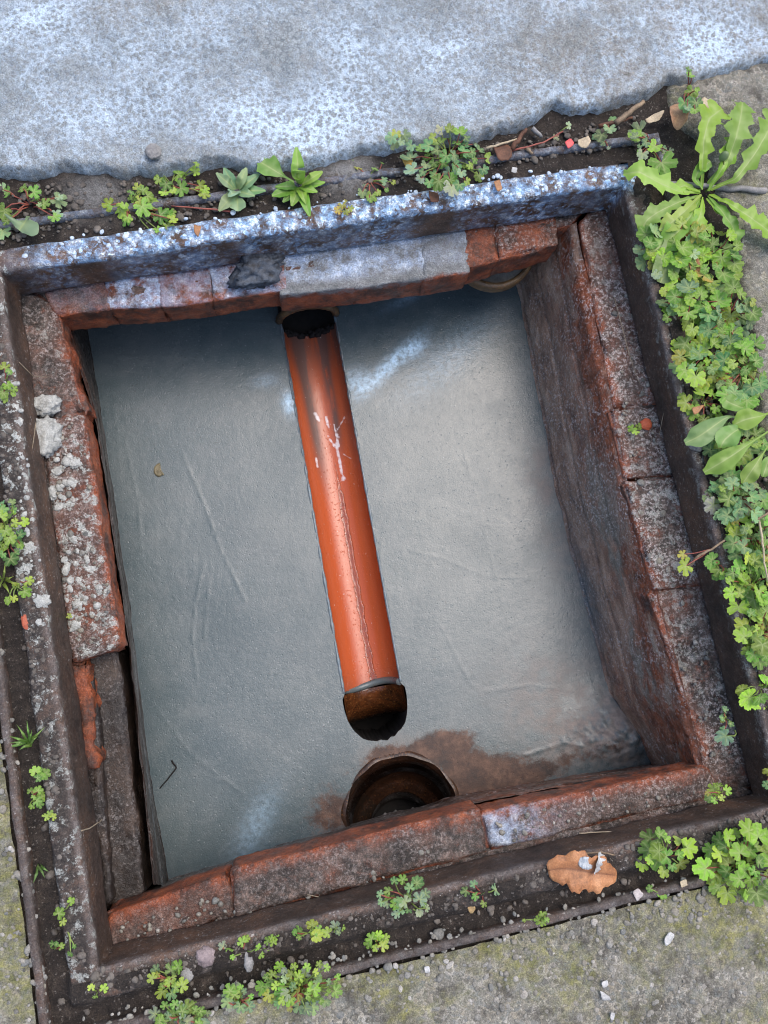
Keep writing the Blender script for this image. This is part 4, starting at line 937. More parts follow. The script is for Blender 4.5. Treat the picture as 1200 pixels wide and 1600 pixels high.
lump('stone', 292, 1520, -0.006, 0.008, STONE, 'small grey stone among weeds below the lower left corner', 'stone', seed=82)
lump('stone', 240, 240, 0.018, 0.010, STONE, 'pale pebble on the blue grey slab above the weeds', 'stone', seed=83)
lump('stone', 388, 1498, -0.006, 0.010, STONE, 'flat grey stone in the soil under the bottom left brick', 'stone', seed=84, stretch=(.6, 1.2))
lump('stone', 930, 1352, -0.006, 0.012, m_flat('dark_stone', (0.05, 0.035, 0.032), (0.1, 0.075, 0.07), 60, .6), 'dark flat stone to the right of the dead orange leaf', 'stone', seed=85, stretch=(1.4, .8))
lump('stone', 1085, 692, -0.002, 0.012, STONE, 'blue grey stone half hidden under the spoon shaped leaves', 'stone', seed=86)
lump('brick_chip', 1008, 664, ZB - .002, 0.008, m_flat('orange_chip', (0.35, 0.07, 0.03), (0.5, 0.12, 0.05), 90, .6), 'bright orange brick chip on the right brick course', 'brick chip', seed=87)
lump('brick_chip', 1062, 648, -0.030, 0.006, m_flat('orange_chip_dull', (0.25, 0.08, 0.03), (0.4, 0.14, 0.06), 90, .6), 'small dull orange chip stuck on the right frame face', 'brick chip', seed=88, flat=.4)
lump('brick_chip', 42, 972, -0.006, 0.008, m_flat('red_chip', (0.25, 0.06, 0.03), (0.4, 0.1, 0.05), 90, .6), 'red brick chip in the left rim groove', 'brick chip', seed=89, stretch=(.6, 1.5))

# ------------------------------------------------------------------ plants
def leaf_mesh(name, kind, seed):
    r_ = random.Random(seed); V_ = [(0, 0, 0)]; vein = [1.0]; n = 84
    lobes = 5 if kind != 'round' else 7
    span = math.radians(152) if kind != 'round' else math.radians(164)
    rings = (0.35, 0.7, 1.0); outs = []
    for i in range(n + 1):
        a = -span + 2 * span * i / n
        ph = (a + span) / (2 * span) * lobes; f = ph % 1.0; li = min(int(ph), lobes - 1)
        tooth = 0.5 + 0.5 * math.cos((f - .5) * 2 * math.pi)
        cut = (0.52 if kind == 'cut' else 0.36 if kind == 'mid' else 0.22)
        wide = min(1.0, tooth * 2.6) ** .75                       # blunt lobes, narrow sinuses
        notch = 0.085 * (1 - abs(math.cos((f - .5) * 3 * math.pi))) * wide
        lobe_l = 0.86 + 0.14 * math.cos(a) + 0.05 * math.sin(li * 2.1 + seed)
        outs.append((a, lobe_l * ((1 - cut) + cut * wide - notch), tooth))
    cup = r_.uniform(-.12, .28); wav = r_.uniform(.05, .12); ph0 = r_.uniform(0, 6)
    for rg_ in rings:
        for a, ro, tooth in outs:
            rr = ro * rg_
            fold = 0.07 * rg_ * (1 - tooth)
            z = cup * rr * rr - fold + wav * math.sin(2 * a + ph0) * rr * rr
            V_.append((rr * math.cos(a), rr * math.sin(a), z)); vein.append((tooth ** 6) * (1 - rg_ * .75) + (0.5 if rg_ < .4 else 0) * .6)
    m_ = n + 1; F_ = [(0, 1 + i, 2 + i) for i in range(n)]
    for k_ in range(2):
        for i in range(n): a = 1 + k_ * m_ + i; F_.append((a, a + m_, a + m_ + 1, a + 1))
    me = bpy.data.meshes.new(name); me.from_pydata(V_, [], F_); me.update()
    me.polygons.foreach_set('use_smooth', [True] * len(me.polygons)); me.materials.append(LEAF)
    at_ = me.attributes.new('vein', 'FLOAT', 'POINT'); at_.data.foreach_set('value', vein)
    return me
LM = {k_: [leaf_mesh('leaf', k_, 100 + i) for i in range(5)] for k_ in ('cut', 'mid', 'round')}
PAL = {'green': [(0.22, 0.41, 0.06), (0.16, 0.33, 0.06), (0.28, 0.47, 0.07)], 'bright': [(0.36, 0.57, 0.06), (0.42, 0.6, 0.08), (0.28, 0.5, 0.06)],
       'grey': [(0.31, 0.44, 0.24), (0.23, 0.37, 0.19), (0.38, 0.5, 0.33)], 'blue': [(0.17, 0.36, 0.15), (0.23, 0.42, 0.2), (0.18, 0.34, 0.11)], 'yellow': [(0.46, 0.5, 0.08), (0.52, 0.44, 0.08)]}

def jit(c, s=0.18):
    return tuple(max(0.01, v * random.uniform(1 - s, 1 + s)) for v in c) + (1,)

GR = 'weeds along the right rim'
def weed(u, v, ru, rv, n, label, size=0.016, kind='mid', pal=('green',), red=0.4, z0=-0.008, h=0.014, name='weed', group=None, leaves=None, poly=None, cat='weed'):
    """a low clump of lobed leaves; ru, rv are its half sizes in photo pixels"""
    size = size * (0.84 if v > 1380 or u < 130 else 1.0)
    base = at(u, v, z0); t = thing(name, label, cat, (base.x, base.y, z0), group)
    st = Bag(); n = int(n * (2.1 if group == GR else 1.75))
    pos = leaves
    if pos is None:
        pos = []
        tries = 0
        while len(pos) < n and tries < 4000:
            tries += 1
            a = random.uniform(0, 6.283); q = math.sqrt(random.random())
            c = (u + ru * q * math.cos(a), v + rv * q * math.sin(a))
            if all((c[0] - d_[0]) ** 2 + (c[1] - d_[1]) ** 2 > (size * 1300 * 0.62) ** 2 * (1 if tries < 1500 else .4) for d_ in pos): pos.append(c)
    if leaves is not None and len(leaves) > 2:
        pos = list(leaves) + [(q[0] + random.uniform(-13, 13), q[1] + random.uniform(-13, 13), random.uniform(.5, .9)) for q in leaves]
    for i, q in enumerate(pos):
        sz = size * 0.80 * random.uniform(.55, 1.3) * (q[2] if len(q) > 2 else 1)
        zz_ = z0 + h * random.uniform(.2, 1.7)
        p_ = at(q[0], q[1], zz_)
        out = Vector((p_.x - base.x, p_.y - base.y, 0)); dist = out.length
        az = math.atan2(out.y, out.x) + random.uniform(-.7, .7) if dist > .004 else random.uniform(0, 6.28)
        me = random.choice(LM[kind if random.random() < .75 else random.choice(list(LM))])
        o = bpy.data.objects.new('leaf', me); COL.objects.link(o); o.parent = t
        tiltv = random.uniform(-.25, .75)
        M_ = Matrix.Translation(p_ - Vector(t.location)) @ Matrix.Rotation(az, 4, 'Z') @ Matrix.Rotation(tiltv, 4, 'Y') @ Matrix.Rotation(random.uniform(-.55, .55), 4, 'X') @ Matrix.Scale(sz, 4)
        o.matrix_local = M_
        pc_ = random.choice(pal); br_ = random.uniform(.65, 1.35); o.color = tuple(q_ * br_ for q_ in jit(random.choice(PAL[pc_]))[:3]) + (1,) if random.random() > .05 else jit(random.choice(PAL['yellow']))
        b0 = Vector((base.x, base.y, z0)).lerp(Vector((p_.x, p_.y, z0)), random.uniform(0, .5)) if dist > .03 else Vector((base.x, base.y, z0))
        midp = b0.lerp(p_, .55) + Vector((random.uniform(-.003, .003), random.uniform(-.003, .003), random.uniform(0.001, 0.006)))
        V_, F_ = tube_np([b0 - Vector((0, 0, .003)), b0.lerp(midp, .5) + Vector((0, 0, .002)), midp, p_ - Vector((0, 0, .0008))], [.0009, .0008, .0008, .0006], 5, False)
        st.add(V_, F_, 1 if random.random() < red else 0)
    so = mesh('stems', st.V, st.F, [STEM_G, STEM_R], t, midx=st.M); so['kind'] = 'stuff'
    return t

def strap(parent, spine, width, prof, color, teeth=0, droop=0.0, name='leaf', seed=0, fold=0.25, twist=0.0, mat=None):
    """a long leaf along a spine of world points; prof(t) gives the half width 0..1, teeth a number of jagged lobes"""
    P_ = np.array([tuple(q) for q in spine]); sl = np.concatenate([[0], np.cumsum(np.linalg.norm(np.diff(P_, axis=0), axis=1))]); L_ = sl[-1]
    n = 150 if teeth else 26; q = np.linspace(0, L_, n)
    C_ = np.stack([np.interp(q, sl, P_[:, k_]) for k_ in range(3)], 1)
    for _ in range(40 if teeth else 6): C_[1:-1] = (C_[:-2] + 2 * C_[1:-1] + C_[2:]) / 4
    T_ = np.gradient(C_, axis=0); T_ /= np.linalg.norm(T_, axis=1, keepdims=True)
    Sd = np.cross(T_, np.array([0, 0, 1.0])); Sd /= np.maximum(np.linalg.norm(Sd, axis=1, keepdims=True), 1e-6); Nn = np.cross(Sd, T_)
    rr = random.Random(seed); t = q / L_
    V_ = []; vein = []
    ws = []
    for sd_ in (-1, 1):
        w_ = np.array([prof(x_) for x_ in t]) * width
        if teeth:
            ph = t * teeth + rr.uniform(0, .25) * sd_
            saw = (ph % 1.0); sv = np.where(saw < .2, saw / .2, ((1 - saw) / .8) ** 1.3)
            w_ = w_ * (0.46 + 0.6 * sv * (0.7 + .4 * np.sin(np.floor(ph) * 2.3 + seed)) + 0.10 * ((ph * 3.7) % 1.0) * t) 
        ws.append(w_)
    rows_ = [(-1, 1.0), (-1, .5), (-1, .1), (0, 0), (1, .1), (1, .5), (1, 1.0)]
    tw = twist * t
    for sd_, fr in rows_:
        w_ = ws[0] if sd_ < 0 else ws[1]
        S_ = Sd * np.cos(tw)[:, None] + Nn * np.sin(tw)[:, None]; N_ = Nn * np.cos(tw)[:, None] - Sd * np.sin(tw)[:, None]
        rip = (0.14 * np.sin(t * (teeth * 4.1 if teeth else 9) + sd_ * 1.3 + seed) + .08 * np.sin(t * 31 + seed)) * fr
        V_.append(C_ + S_ * (sd_ * fr * w_)[:, None] + N_ * (fr * w_ * (fold + rip))[:, None]); vein += [1.0 if fr == 0 else (0.35 if fr < .2 else 0.0)] * n
    V_ = np.concatenate(V_); F_ = []
    for k_ in range(6):
        for i in range(n - 1): a = k_ * n + i; F_.append((a, a + n, a + n + 1, a + 1))
    o = mesh(name, V_, F_, mat or LEAF, parent, {'vein': vein}); o.color = jit(color, .1)
    # bring the texture scale of this leaf close to that of the unit-sized ones
    return o

def pxpath(pts): return [at(*q) for q in pts]
dand = lambda t: (0.16 + 0.84 * sst(0.0, 0.75, t)) * (1 - sst(0.9, 1.0, t) * .75)
spoon = lambda t: 0.10 + 0.9 * sst(0.35, 0.8, t) * (1 - sst(0.86, 1.0, t) * .8)
lanc = lambda t: 0.18 + 0.82 * math.sin(min(1, t * 1.02) * math.pi) ** .8 * (1 - .15 * t)

# the dandelion at the upper right
db = at(1098, 302, 0.0)
DAN = thing('dandelion', 'large bright green dandelion with jagged leaves at the upper right frame corner', 'dandelion', (db.x, db.y, 0.0))
G1, G2, G3 = (0.3, 0.5, 0.05), (0.22, 0.41, 0.06), (0.36, 0.53, 0.09)
for i, (pts, wd, col, te) in enumerate([
        ([(1094, 300, .004), (1062, 300, .018), (1030, 286, .026), (998, 268, .026), (974, 272, .012)], .017, G3, 6),
        ([(1096, 296, .006), (1098, 255, .03), (1100, 215, .04), (1108, 185, .038), (1128, 170, .026)], .019, G1, 6),
        ([(1104, 292, .006), (1138, 250, .03), (1150, 215, .038), (1158, 180, .034), (1160, 160, .024)], .020, G2, 6),
        ([(1110, 296, .006), (1150, 280, .024), (1180, 240, .034), (1200, 205, .03), (1216, 180, .02)], .020, G2, 6),
        ([(1108, 304, .006), (1140, 318, .022), (1170, 338, .026), (1200, 360, .02), (1222, 384, .01)], .017, G1, 7),
        ([(1092, 306, .005), (1060, 316, .016), (1034, 328, .018), (1012, 342, .014), (998, 366, .008)], .015, G2, 6),
        ([(1094, 310, .005), (1078, 340, .016), (1058, 364, .018), (1034, 384, .012), (1006, 404, .006)], .018, G2, 5),
        ([(1098, 296, .008), (1086, 280, .018), (1092, 264, .024), (1110, 252, .02)], .012, G2, 2),
        ([(1098, 308, .006), (1096, 330, .014), (1088, 352, .012), (1080, 366, .006)], .010, G1, 2),
        ([(1104, 310, .006), (1120, 326, .012), (1132, 334, .008)], .010, G1, 2),
        ([(1096, 304, .006), (1070, 330, .020), (1052, 346, .022), (1030, 360, .016)], .013, G3, 4),
        ([(1106, 298, .006), (1126, 268, .026), (1140, 236, .03), (1144, 214, .024)], .013, G1, 4),
        ([(1106, 306, .006), (1128, 330, .016), (1146, 356, .016), (1152, 380, .008)], .013, G2, 4),
        ([(1094, 300, .006), (1070, 290, .014), (1052, 296, .014)], .010, G1, 3),
        ([(1040, 356, .012), (1046, 384, .014), (1040, 420, .01), (1032, 442, .004)], .016, (0.22, 0.32, 0.12), 0)]):
    strap(DAN, pxpath(pts), wd * 1.12, dand, col, te, seed=i * 3 + 1, fold=.28)
V_, F_ = tube_np(pxpath([(1102, 300, .0), (1130, 272, .02), (1132, 240, .035)]), [.0016, .0014, .001], 6); 
mesh('flower_stalk', V_, F_, STEM_G, DAN)
me_b = ICO2_V * np.array([.0055, .0055, .008]); c = at(1131, 244, .038); mesh('bud', me_b + np.array([c.x, c.y, c.z]), ICO2_F, LEAF, DAN, {'vein': [0.2] * len(me_b)}).color = (.2, .28, .14, 1)

# spoon-leaved plant on the right
sb = at(1175, 668, 0.0)
SPO = thing('spoon_leaf_plant', 'light green plant with smooth spoon shaped leaves hanging over the right rim', 'weed', (sb.x, sb.y, 0))
for i, (pts, wd, col) in enumerate([([(1176, 664, .006), (1140, 648, .026), (1112, 668, .03), (1090, 684, .026), (1070, 692, .018)], .0135, (0.2, 0.33, 0.1)),
        ([(1210, 668, .012), (1176, 690, .028), (1144, 712, .03), (1118, 728, .024), (1100, 738, .016)], .0125, (0.25, 0.4, 0.06)),
        ([(1205, 690, .01), (1190, 712, .024), (1174, 736, .022), (1160, 756, .014)], .0105, (0.26, 0.4, 0.06)),
        ([(1180, 664, .008), (1150, 672, .03), (1128, 690, .03), (1126, 700, .026)], .014, (0.2, 0.36, 0.08)),
        ([(1180, 655, .008), (1170, 640, .02), (1145, 632, .024), (1128, 622, .018)], .011, (0.18, 0.36, 0.05)),
        ([(1215, 640, .012), (1190, 650, .03), (1165, 655, .032), (1146, 664, .026)], .013, (0.24, 0.4, 0.05)),
        ([(1222, 700, .012), (1200, 720, .022), (1192, 745, .018)], .010, (0.2, 0.34, 0.06))]):
    strap(SPO, pxpath(pts), wd, spoon, col, seed=i)

# small rosettes in the upper joint
def rosette(u, v, label, tips, wd=.007, pal='grey', z0=-.004):
    b = at(u, v, z0); t = thing('rosette_weed', label, 'weed', (b.x, b.y, z0))
    for i, (a, c_, h_, wf) in enumerate(tips):
        m_ = ((u + a) / 2, (v + c_) / 2)
        strap(t, pxpath([(u, v, z0), (m_[0], m_[1], z0 + h_ * 1.2), (a, c_, z0 + h_)]), wd * wf, lanc if wf < 1.2 else spoon, random.choice(PAL[pal]), seed=i, fold=.2)
rosette(370, 298, 'small rosette of oblong leaves left of the upright leaf in the upper joint', [(342, 330, .01, 1.1), (338, 270, .014, .8), (350, 262, .012, .8), (372, 330, .01, 1.2), (398, 306, .014, .9), (415, 298, .01, .9), (405, 272, .014, .9), (385, 262, .016, .8), (356, 306, .018, 1.0)], .0085)
rosette(468, 290, 'rosette with one tall upright leaf on the upper frame rim', [(463, 230, .045, 1.05), (456, 256, .03, .7), (405, 252, .016, 1.9), (430, 292, .012, .8), (442, 316, .01, .8), (456, 322, .012, 1.0), (484, 338, .012, .9), (478, 318, .016, .8), (504, 268, .018, .9), (496, 300, .014, .8), (508, 285, .01, .7), (425, 306, .01, 1.1)], .0085, 'green')
t = rosette(45, 338, 'broad reddish green dock leaf among cranesbill at the left edge', [(30, 360, .014, 2.3)], .0095, 'grey')

GR = 'weeds along the right rim'
weed(46, 318, 50, 40, 9, 'leafy clump at the far left end of the upper joint', .0155, 'cut', ('grey', 'green'), .6, leaves=[(35, 294), (12, 300), (68, 318), (90, 312), (84, 338), (8, 330), (4, 360), (52, 300), (20, 340, .8)])
weed(205, 325, 40, 34, 12, 'bright clump over a bare dark root in the upper joint', .014, 'cut', ('bright', 'green'), .3, leaves=[(172, 320), (190, 328), (215, 296), (206, 312), (222, 322), (196, 340), (238, 318), (250, 336), (262, 352), (246, 358), (230, 306, .8), (268, 342, .8)])
weed(268, 290, 36, 26, 8, 'upright bright clump touching the blue slab edge', .013, 'cut', ('bright', 'green'), .3, leaves=[(252, 272), (262, 284), (282, 294), (304, 268), (312, 290), (278, 272), (258, 300), (318, 302, .8)])
weed(578, 285, 26, 22, 7, 'tiny dark clump on the sandy patch of the upper joint', .011, 'mid', ('grey', 'green'), .6, leaves=[(572, 286), (586, 264), (598, 280), (560, 262, .8), (566, 300, .8), (604, 296, .7), (590, 300)])
weed(538, 326, 10, 10, 3, 'tiny yellow sprig on the limewashed rim', .008, 'cut', ('yellow',), .2)
weed(700, 248, 66, 46, 26, 'dense grey green clump in the middle of the upper joint', .0135, 'mid', ('grey', 'blue', 'green'), .5, h=.022)
weed(622, 214, 14, 8, 3, 'faint pale sprig on the blue slab above the upper joint', .011, 'mid', ('grey',), .5, z0=.018)
weed(1015, 226, 30, 30, 7, 'clump left of the dandelion with water drops', .016, 'mid', ('green', 'grey'), .6, h=.02, leaves=[(1000, 205), (1010, 222), (1004, 240), (1034, 254, 1.5), (1024, 228), (994, 214), (1046, 236, .8)])
weed(1074, 140, 16, 30, 5, 'red stemmed sprig reaching over the slab corner', .014, 'mid', ('green', 'blue'), 1.0, z0=.0, h=.03, leaves=[(1080, 116), (1082, 142), (1070, 160), (1088, 160, .9), (1074, 168)])
weed(945, 206, 14, 12, 4, 'small pale sprig among the dead leaves of the upper joint', .012, 'mid', ('grey',), .8, leaves=[(940, 210), (952, 200), (944, 222, .8)])
weed(872, 210, 14, 12, 3, 'small dull sprig by a red petal in the upper joint', .011, 'mid', ('grey',), .9, leaves=[(868, 214, 1.3), (888, 196, .8)])
# dense cover along the right rim: neighbouring plants, told apart by what is next to them
weed(1050, 390, 50, 44, 14, 'weed directly under the dandelion beside the upper right brick', .0165, 'round', ('green', 'grey', 'bright'), .5, h=.02, group=GR)
weed(1110, 400, 44, 44, 13, 'weed with twigs showing under the right side of the dandelion', .0165, 'round', ('green', 'bright'), .5, h=.02, group=GR)
weed(1080, 470, 46, 44, 17, 'thick weed below the dandelion where a red stem shows', .0165, 'round', ('green', 'blue', 'bright'), .6, h=.022, group=GR)
weed(1140, 490, 40, 50, 16, 'weed against the dark concrete at the right edge', .0165, 'round', ('blue', 'green'), .6, h=.02, group=GR)
weed(1100, 555, 42, 40, 16, 'weed spilling toward the right rim level with the second brick', .0155, 'mid', ('green', 'blue', 'bright'), .5, h=.02, group=GR)
weed(1160, 580, 38, 48, 17, 'blue green weed above the spoon leaved plant', .0155, 'round', ('blue', 'green'), .5, h=.02, group=GR)
weed(1098, 630, 34, 36, 9, 'sparse weed with dry leaves left of the spoon leaved plant', .013, 'mid', ('green', 'bright'), .6, h=.014, group=GR)
weed(1150, 700, 44, 36, 12, 'weed shaded beneath the spoon shaped leaves', .015, 'mid', ('green', 'blue'), .4, h=.012, group=GR)
weed(1150, 778, 44, 36, 18, 'grey green weed just below the spoon shaped leaves', .014, 'mid', ('grey', 'green', 'blue'), .5, h=.02, group=GR)
weed(1175, 840, 36, 42, 18, 'weed beside the long pale bent straw', .0145, 'mid', ('green', 'bright', 'blue'), .5, h=.02, group=GR)
weed(1172, 915, 32, 40, 16, 'weed at the right edge level with the lowest right brick joint', .015, 'mid', ('green', 'bright'), .4, h=.02, group=GR)
weed(1186, 990, 24, 42, 13, 'narrow weed at the right edge above the bare rim', .015, 'mid', ('green', 'bright'), .4, h=.02, group=GR)
weed(1184, 1074, 18, 26, 5, 'last bright weed of the right band, fan shaped leaf', .018, 'round', ('bright', 'green'), .3, h=.02, group=GR, leaves=[(1172, 1090, 1.1), (1190, 1066), (1188, 1090, .8), (1200, 1060)])
weed(1120, 880, 10, 10, 3, 'single dark fan leaf lying on the right rim', .014, 'mid', ('green',), .5, leaves=[(1114, 876), (1124, 890), (1120, 900, .8)])
weed(1120, 856, 30, 14, 2, 'pale lobed leaf on a long stalk reaching onto the right brick', .014, 'cut', ('yellow', 'bright'), 1.0, z0=-.004, h=.012, leaves=[(1068, 866, 1.1), (1072, 884)])
weed(996, 668, 8, 6, 2, 'tiny sprig beside the orange brick chip', .008, 'cut', ('bright',), .2, z0=ZB, h=.006)
weed(1132, 1122, 12, 14, 3, 'pale pair of leaves on the lower right rim, upper sprig', .010, 'mid', ('grey', 'blue'), .4, leaves=[(1134, 1110), (1130, 1122), (1142, 1130)])
weed(1150, 1142, 14, 12, 1, 'single pale fan leaf on the lower right rim', .015, 'mid', ('grey',), .6, leaves=[(1134, 1150, 1.0)])
weed(1122, 1240, 16, 12, 5, 'small sprig in the lower right corner of the frame', .009, 'cut', ('bright', 'green'), .5, z0=-.02)
weed(1160, 1348, 58, 52, 24, 'largest bright clump at the lower right corner of the paving', .015, 'mid', ('bright', 'green'), .4, h=.024)
weed(1036, 1332, 40, 30, 10, 'clump between the dead orange leaf and the lower right corner', .014, 'mid', ('green', 'bright'), .5, h=.02)
weed(1030, 1392, 20, 12, 3, 'small leaf pair under the lower rim bar near a pale flake', .012, 'mid', ('green',), .5, leaves=[(1032, 1396), (1016, 1388, .8)])
weed(1210, 1170, 8, 8, 2, 'pale leaf at the right picture edge by the rim corner', .012, 'mid', ('blue',), .3, leaves=[(1198, 1226), (1202, 1206, .8)])
weed(636, 1404, 44, 30, 13, 'grey green clump leaning over the lower inner rim', .0115, 'cut', ('grey', 'blue', 'green'), .3, h=.02)
weed(752, 1394, 26, 18, 5, 'small clump right of a brown seed in the lower groove', .011, 'cut', ('green', 'blue'), .5)
weed(482, 1456, 22, 12, 6, 'left of two sprigs under the lower inner rim', .010, 'cut', ('bright', 'green'), .2)
weed(520, 1450, 14, 10, 5, 'right of two sprigs under the lower inner rim', .010, 'cut', ('grey', 'bright'), .2)
weed(590, 1472, 18, 10, 5, 'sprig rooted against the lower outer rim', .010, 'cut', ('bright', 'green'), .2)
weed(426, 1470, 12, 10, 3, 'tiny stalked seedling in the lower groove', .008, 'cut', ('bright',), .3)
weed(350, 1482, 12, 10, 2, 'lone pale lobed leaf by the pinkish stone', .012, 'mid', ('grey', 'bright'), .2, leaves=[(349, 1480, 1.2)])
weed(384, 1484, 26, 18, 5, 'few dark leaves round the flat grey stone', .009, 'cut', ('green', 'bright'), .3)
weed(268, 1530, 34, 22, 9, 'clump with a small stone at the lower left corner', .011, 'cut', ('bright', 'green', 'blue'), .3)
weed(470, 1540, 62, 36, 30, 'dense pale clump on the paving below the lower rim', .0115, 'cut', ('grey', 'bright', 'green'), .25, h=.018, z0=-.002)
weed(374, 1560, 22, 18, 8, 'small round clump left of the dense pale clump', .0105, 'cut', ('grey', 'green'), .3, z0=-.002)
weed(282, 1586, 46, 18, 13, 'low clump cut by the bottom edge of the photo', .011, 'cut', ('green', 'grey'), .3, z0=-.002)
weed(155, 1548, 14, 14, 3, 'two thin leaves at the outer lower left corner', .010, 'cut', ('bright',), .2)
weed(838, 1436, 22, 12, 4, 'tiny mossy sprigs on the paving left of the dead leaf', .007, 'cut', ('bright', 'green'), .2, z0=-.003)
weed(10, 600, 14, 30, 6, 'small clump on the left rim at the picture edge', .010, 'mid', ('bright', 'green'), .2)
weed(12, 828, 26, 46, 15, 'bushy clump at the left picture edge beside pale crumbs', .013, 'mid', ('green', 'bright', 'blue'), .2, h=.02)
weed(32, 908, 24, 20, 5, 'thin leaved sprig below the bushy left clump', .011, 'cut', ('bright',), .2, leaves=[(44, 908), (38, 924), (12, 938), (22, 912, .8)])
weed(98, 964, 10, 6, 2, 'tiny sprig on the end of the lichen covered brick', .007, 'cut', ('bright',), .2, z0=ZB, h=.006)
weed(62, 1210, 8, 8, 3, 'upper of two seedlings in the left groove', .009, 'mid', ('green',), .2)
weed(54, 1248, 10, 14, 4, 'lower of two seedlings in the left groove', .009, 'mid', ('green', 'bright'), .3)
weed(76, 1276, 8, 8, 2, 'minute sprig on the left inner rim', .006, 'cut', ('bright',), .3)
weed(98, 1425, 14, 26, 3, 'stalked leaf pair on the left inner rim', .011, 'mid', ('green', 'bright'), .2, leaves=[(104, 1414), (98, 1440), (116, 1478, .6)])
weed(86, 1482, 10, 10, 2, 'minute dark sprig in the lower left groove', .007, 'cut', ('green',), .2)
# grass
def grass(u, v, blades, label, col=(0.15, 0.3, 0.05)):
    b = at(u, v, -.01); t = thing('grass_tuft', label, 'grass tuft', (b.x, b.y, -.01))
    for i, (a, c_, h_) in enumerate(blades):
        strap(t, pxpath([(u + random.uniform(-4, 4), v + random.uniform(-4, 4), -.01), ((u + a) / 2, (v + c_) / 2, -.01 + h_ * 1.4), (a, c_, -.01 + h_)]), .0022, lambda t_: max(.05, 1 - t_ ** 2), col, name='blade', seed=i)
grass(46, 1160, [(8, 1168, .008), (14, 1150, .02), (42, 1126, .024), (70, 1136, .014), (26, 1132, .02), (60, 1150, .02), (30, 1172, .01), (50, 1140, .03), (16, 1160, .02)], 'spiky grass tuft in the left groove')
grass(6, 908, [(-10, 890, .02), (22, 900, .02), (16, 930, .012), (-6, 925, .02), (30, 912, .012), (8, 880, .02)], 'yellowish grass tuft at the left picture edge', (0.27, 0.36, 0.05))
grass(62, 1352, [(70, 1372, .012), (52, 1380, .01), (76, 1362, .008)], 'few short grass blades by the left groove', (.12, .22, .05))

# ------------------------------------------------------------------ litter
def sheet(name, pts, z, mat, label, cat, curl=.15, thick=.0006, wave=.12, group=None, seed=0, lift=.003):
    """irregular flake or leaf: outline in photo pixels, domed and wavy, with real thickness"""
    W = np.array([axy(u, v, z) for u, v in pts]); c = W.mean(0); n = 48
    D = np.vstack([W, W[:1]]); sl = np.concatenate([[0], np.cumsum(np.linalg.norm(np.diff(D, axis=0), axis=1))]); q = np.linspace(0, sl[-1], n, endpoint=False)
    O_ = np.stack([np.interp(q, sl, D[:, 0]), np.interp(q, sl, D[:, 1])], 1) - c
    for _ in range(7): O_ = (np.roll(O_, 1, 0) + 2 * O_ + np.roll(O_, -1, 0)) / 4
    rad = np.linalg.norm(O_, axis=1).mean()
    O_ = O_ * (1 + 0.14 * fbm(P3(O_[:, 0] / rad, O_[:, 1] / rad, np.full(n, seed)), 2.2, 3, seed))[:, None]
    V_ = []; rings = (0.02, .35, .7, 1.0)
    for side in (1, 0):
        for r_ in rings:
            xy = O_ * r_
            zz_ = lift + curl * (xy[:, 0] ** 2 - .4 * xy[:, 1] ** 2) / rad + wave * rad * pn(P3(xy[:, 0] / rad + seed, xy[:, 1] / rad), 1.4, seed) + side * thick
            V_ += [(a, b, d_) for (a, b), d_ in zip(xy, zz_)]
    F_ = []; k_ = len(rings)
    for s_ in (0, 1):
        o_ = s_ * k_ * n
        for r_ in range(k_ - 1):
            for i in range(n):
                f = (o_ + r_ * n + i, o_ + (r_ + 1) * n + i, o_ + (r_ + 1) * n + (i + 1) % n, o_ + r_ * n + (i + 1) % n); F_.append(f if s_ == 0 else f[::-1])
        f = tuple(o_ + i for i in range(n)); F_.append(f if s_ == 0 else f[::-1])
    for i in range(n): F_.append(((k_ - 1) * n + i, (2 * k_ - 1) * n + i, (2 * k_ - 1) * n + (i + 1) % n, (k_ - 1) * n + (i + 1) % n))
    o = mesh(name, V_, F_, mat); o.location = (c[0], c[1], z)
    return tag(o, label, cat, group)
def litter_strap(name, pts, wd, prof, mat, label, cat, **kw):
    o = strap(None, pxpath(pts), wd, prof, (.4, .2, .08), name=name, mat=mat, **kw)
    me_ = o.data; co = np.empty(len(me_.vertices) * 3); me_.vertices.foreach_get('co', co); co = co.reshape(-1, 3); c_ = co.mean(0)
    me_.vertices.foreach_set('co', (co - c_).ravel()); o.location = c_
    sm_ = o.modifiers.new('thickness', 'SOLIDIFY'); sm_.thickness = 0.0005
    return tag(o, label, cat)
def m_dead():
    k = MK('curled_dead_leaf')
    c = k.ramp(k.noise(55, 6, .72), [(.3, (.13, .05, .018)), (.5, (.33, .14, .055)), (.7, (.45, .22, .1))])
    c = k.mix(k.ma('MULTIPLY', k.attr('vein'), .8), c, (.1, .035, .014))
    return k.fin(c, .5, k.bump(k.noise(150, 4), .6, .002), .4, grain=.3)
litter_strap('dead_leaf', [(856, 1360, .004), (884, 1356, .010), (916, 1362, .012), (946, 1366, .008), (964, 1368, .002)], .021, lambda t: max(.03, math.sin(math.pi * min(1, t * .96 + .05)) ** .6 * (1 + .12 * math.sin(t * 21) + .1 * math.sin(t * 47))), m_dead(),
             'large curled orange brown dead leaf in the lower right groove', 'dead leaf', fold=.32, seed=4)
litter_strap('white_scrap', [(940, 1334, .013), (936, 1346, .020), (930, 1364, .013)], .0055, lambda t: .6 + .4 * math.sin(t * 9) ** 2, WHITEBIT, 'white torn scrap lying on the orange dead leaf', 'scrap', fold=.4, twist=.9, seed=2)
litter_strap('white_scrap', [(904, 1346, .014), (914, 1348, .0175), (926, 1350, .014)], .007, lambda t: .5 + .5 * math.sin(math.pi * t), m_flat('grey_scrap', (.22, .25, .27), (.42, .45, .47), 60, .3), 'greyish translucent scrap left of the white one on the dead leaf', 'scrap', fold=.2, seed=5)
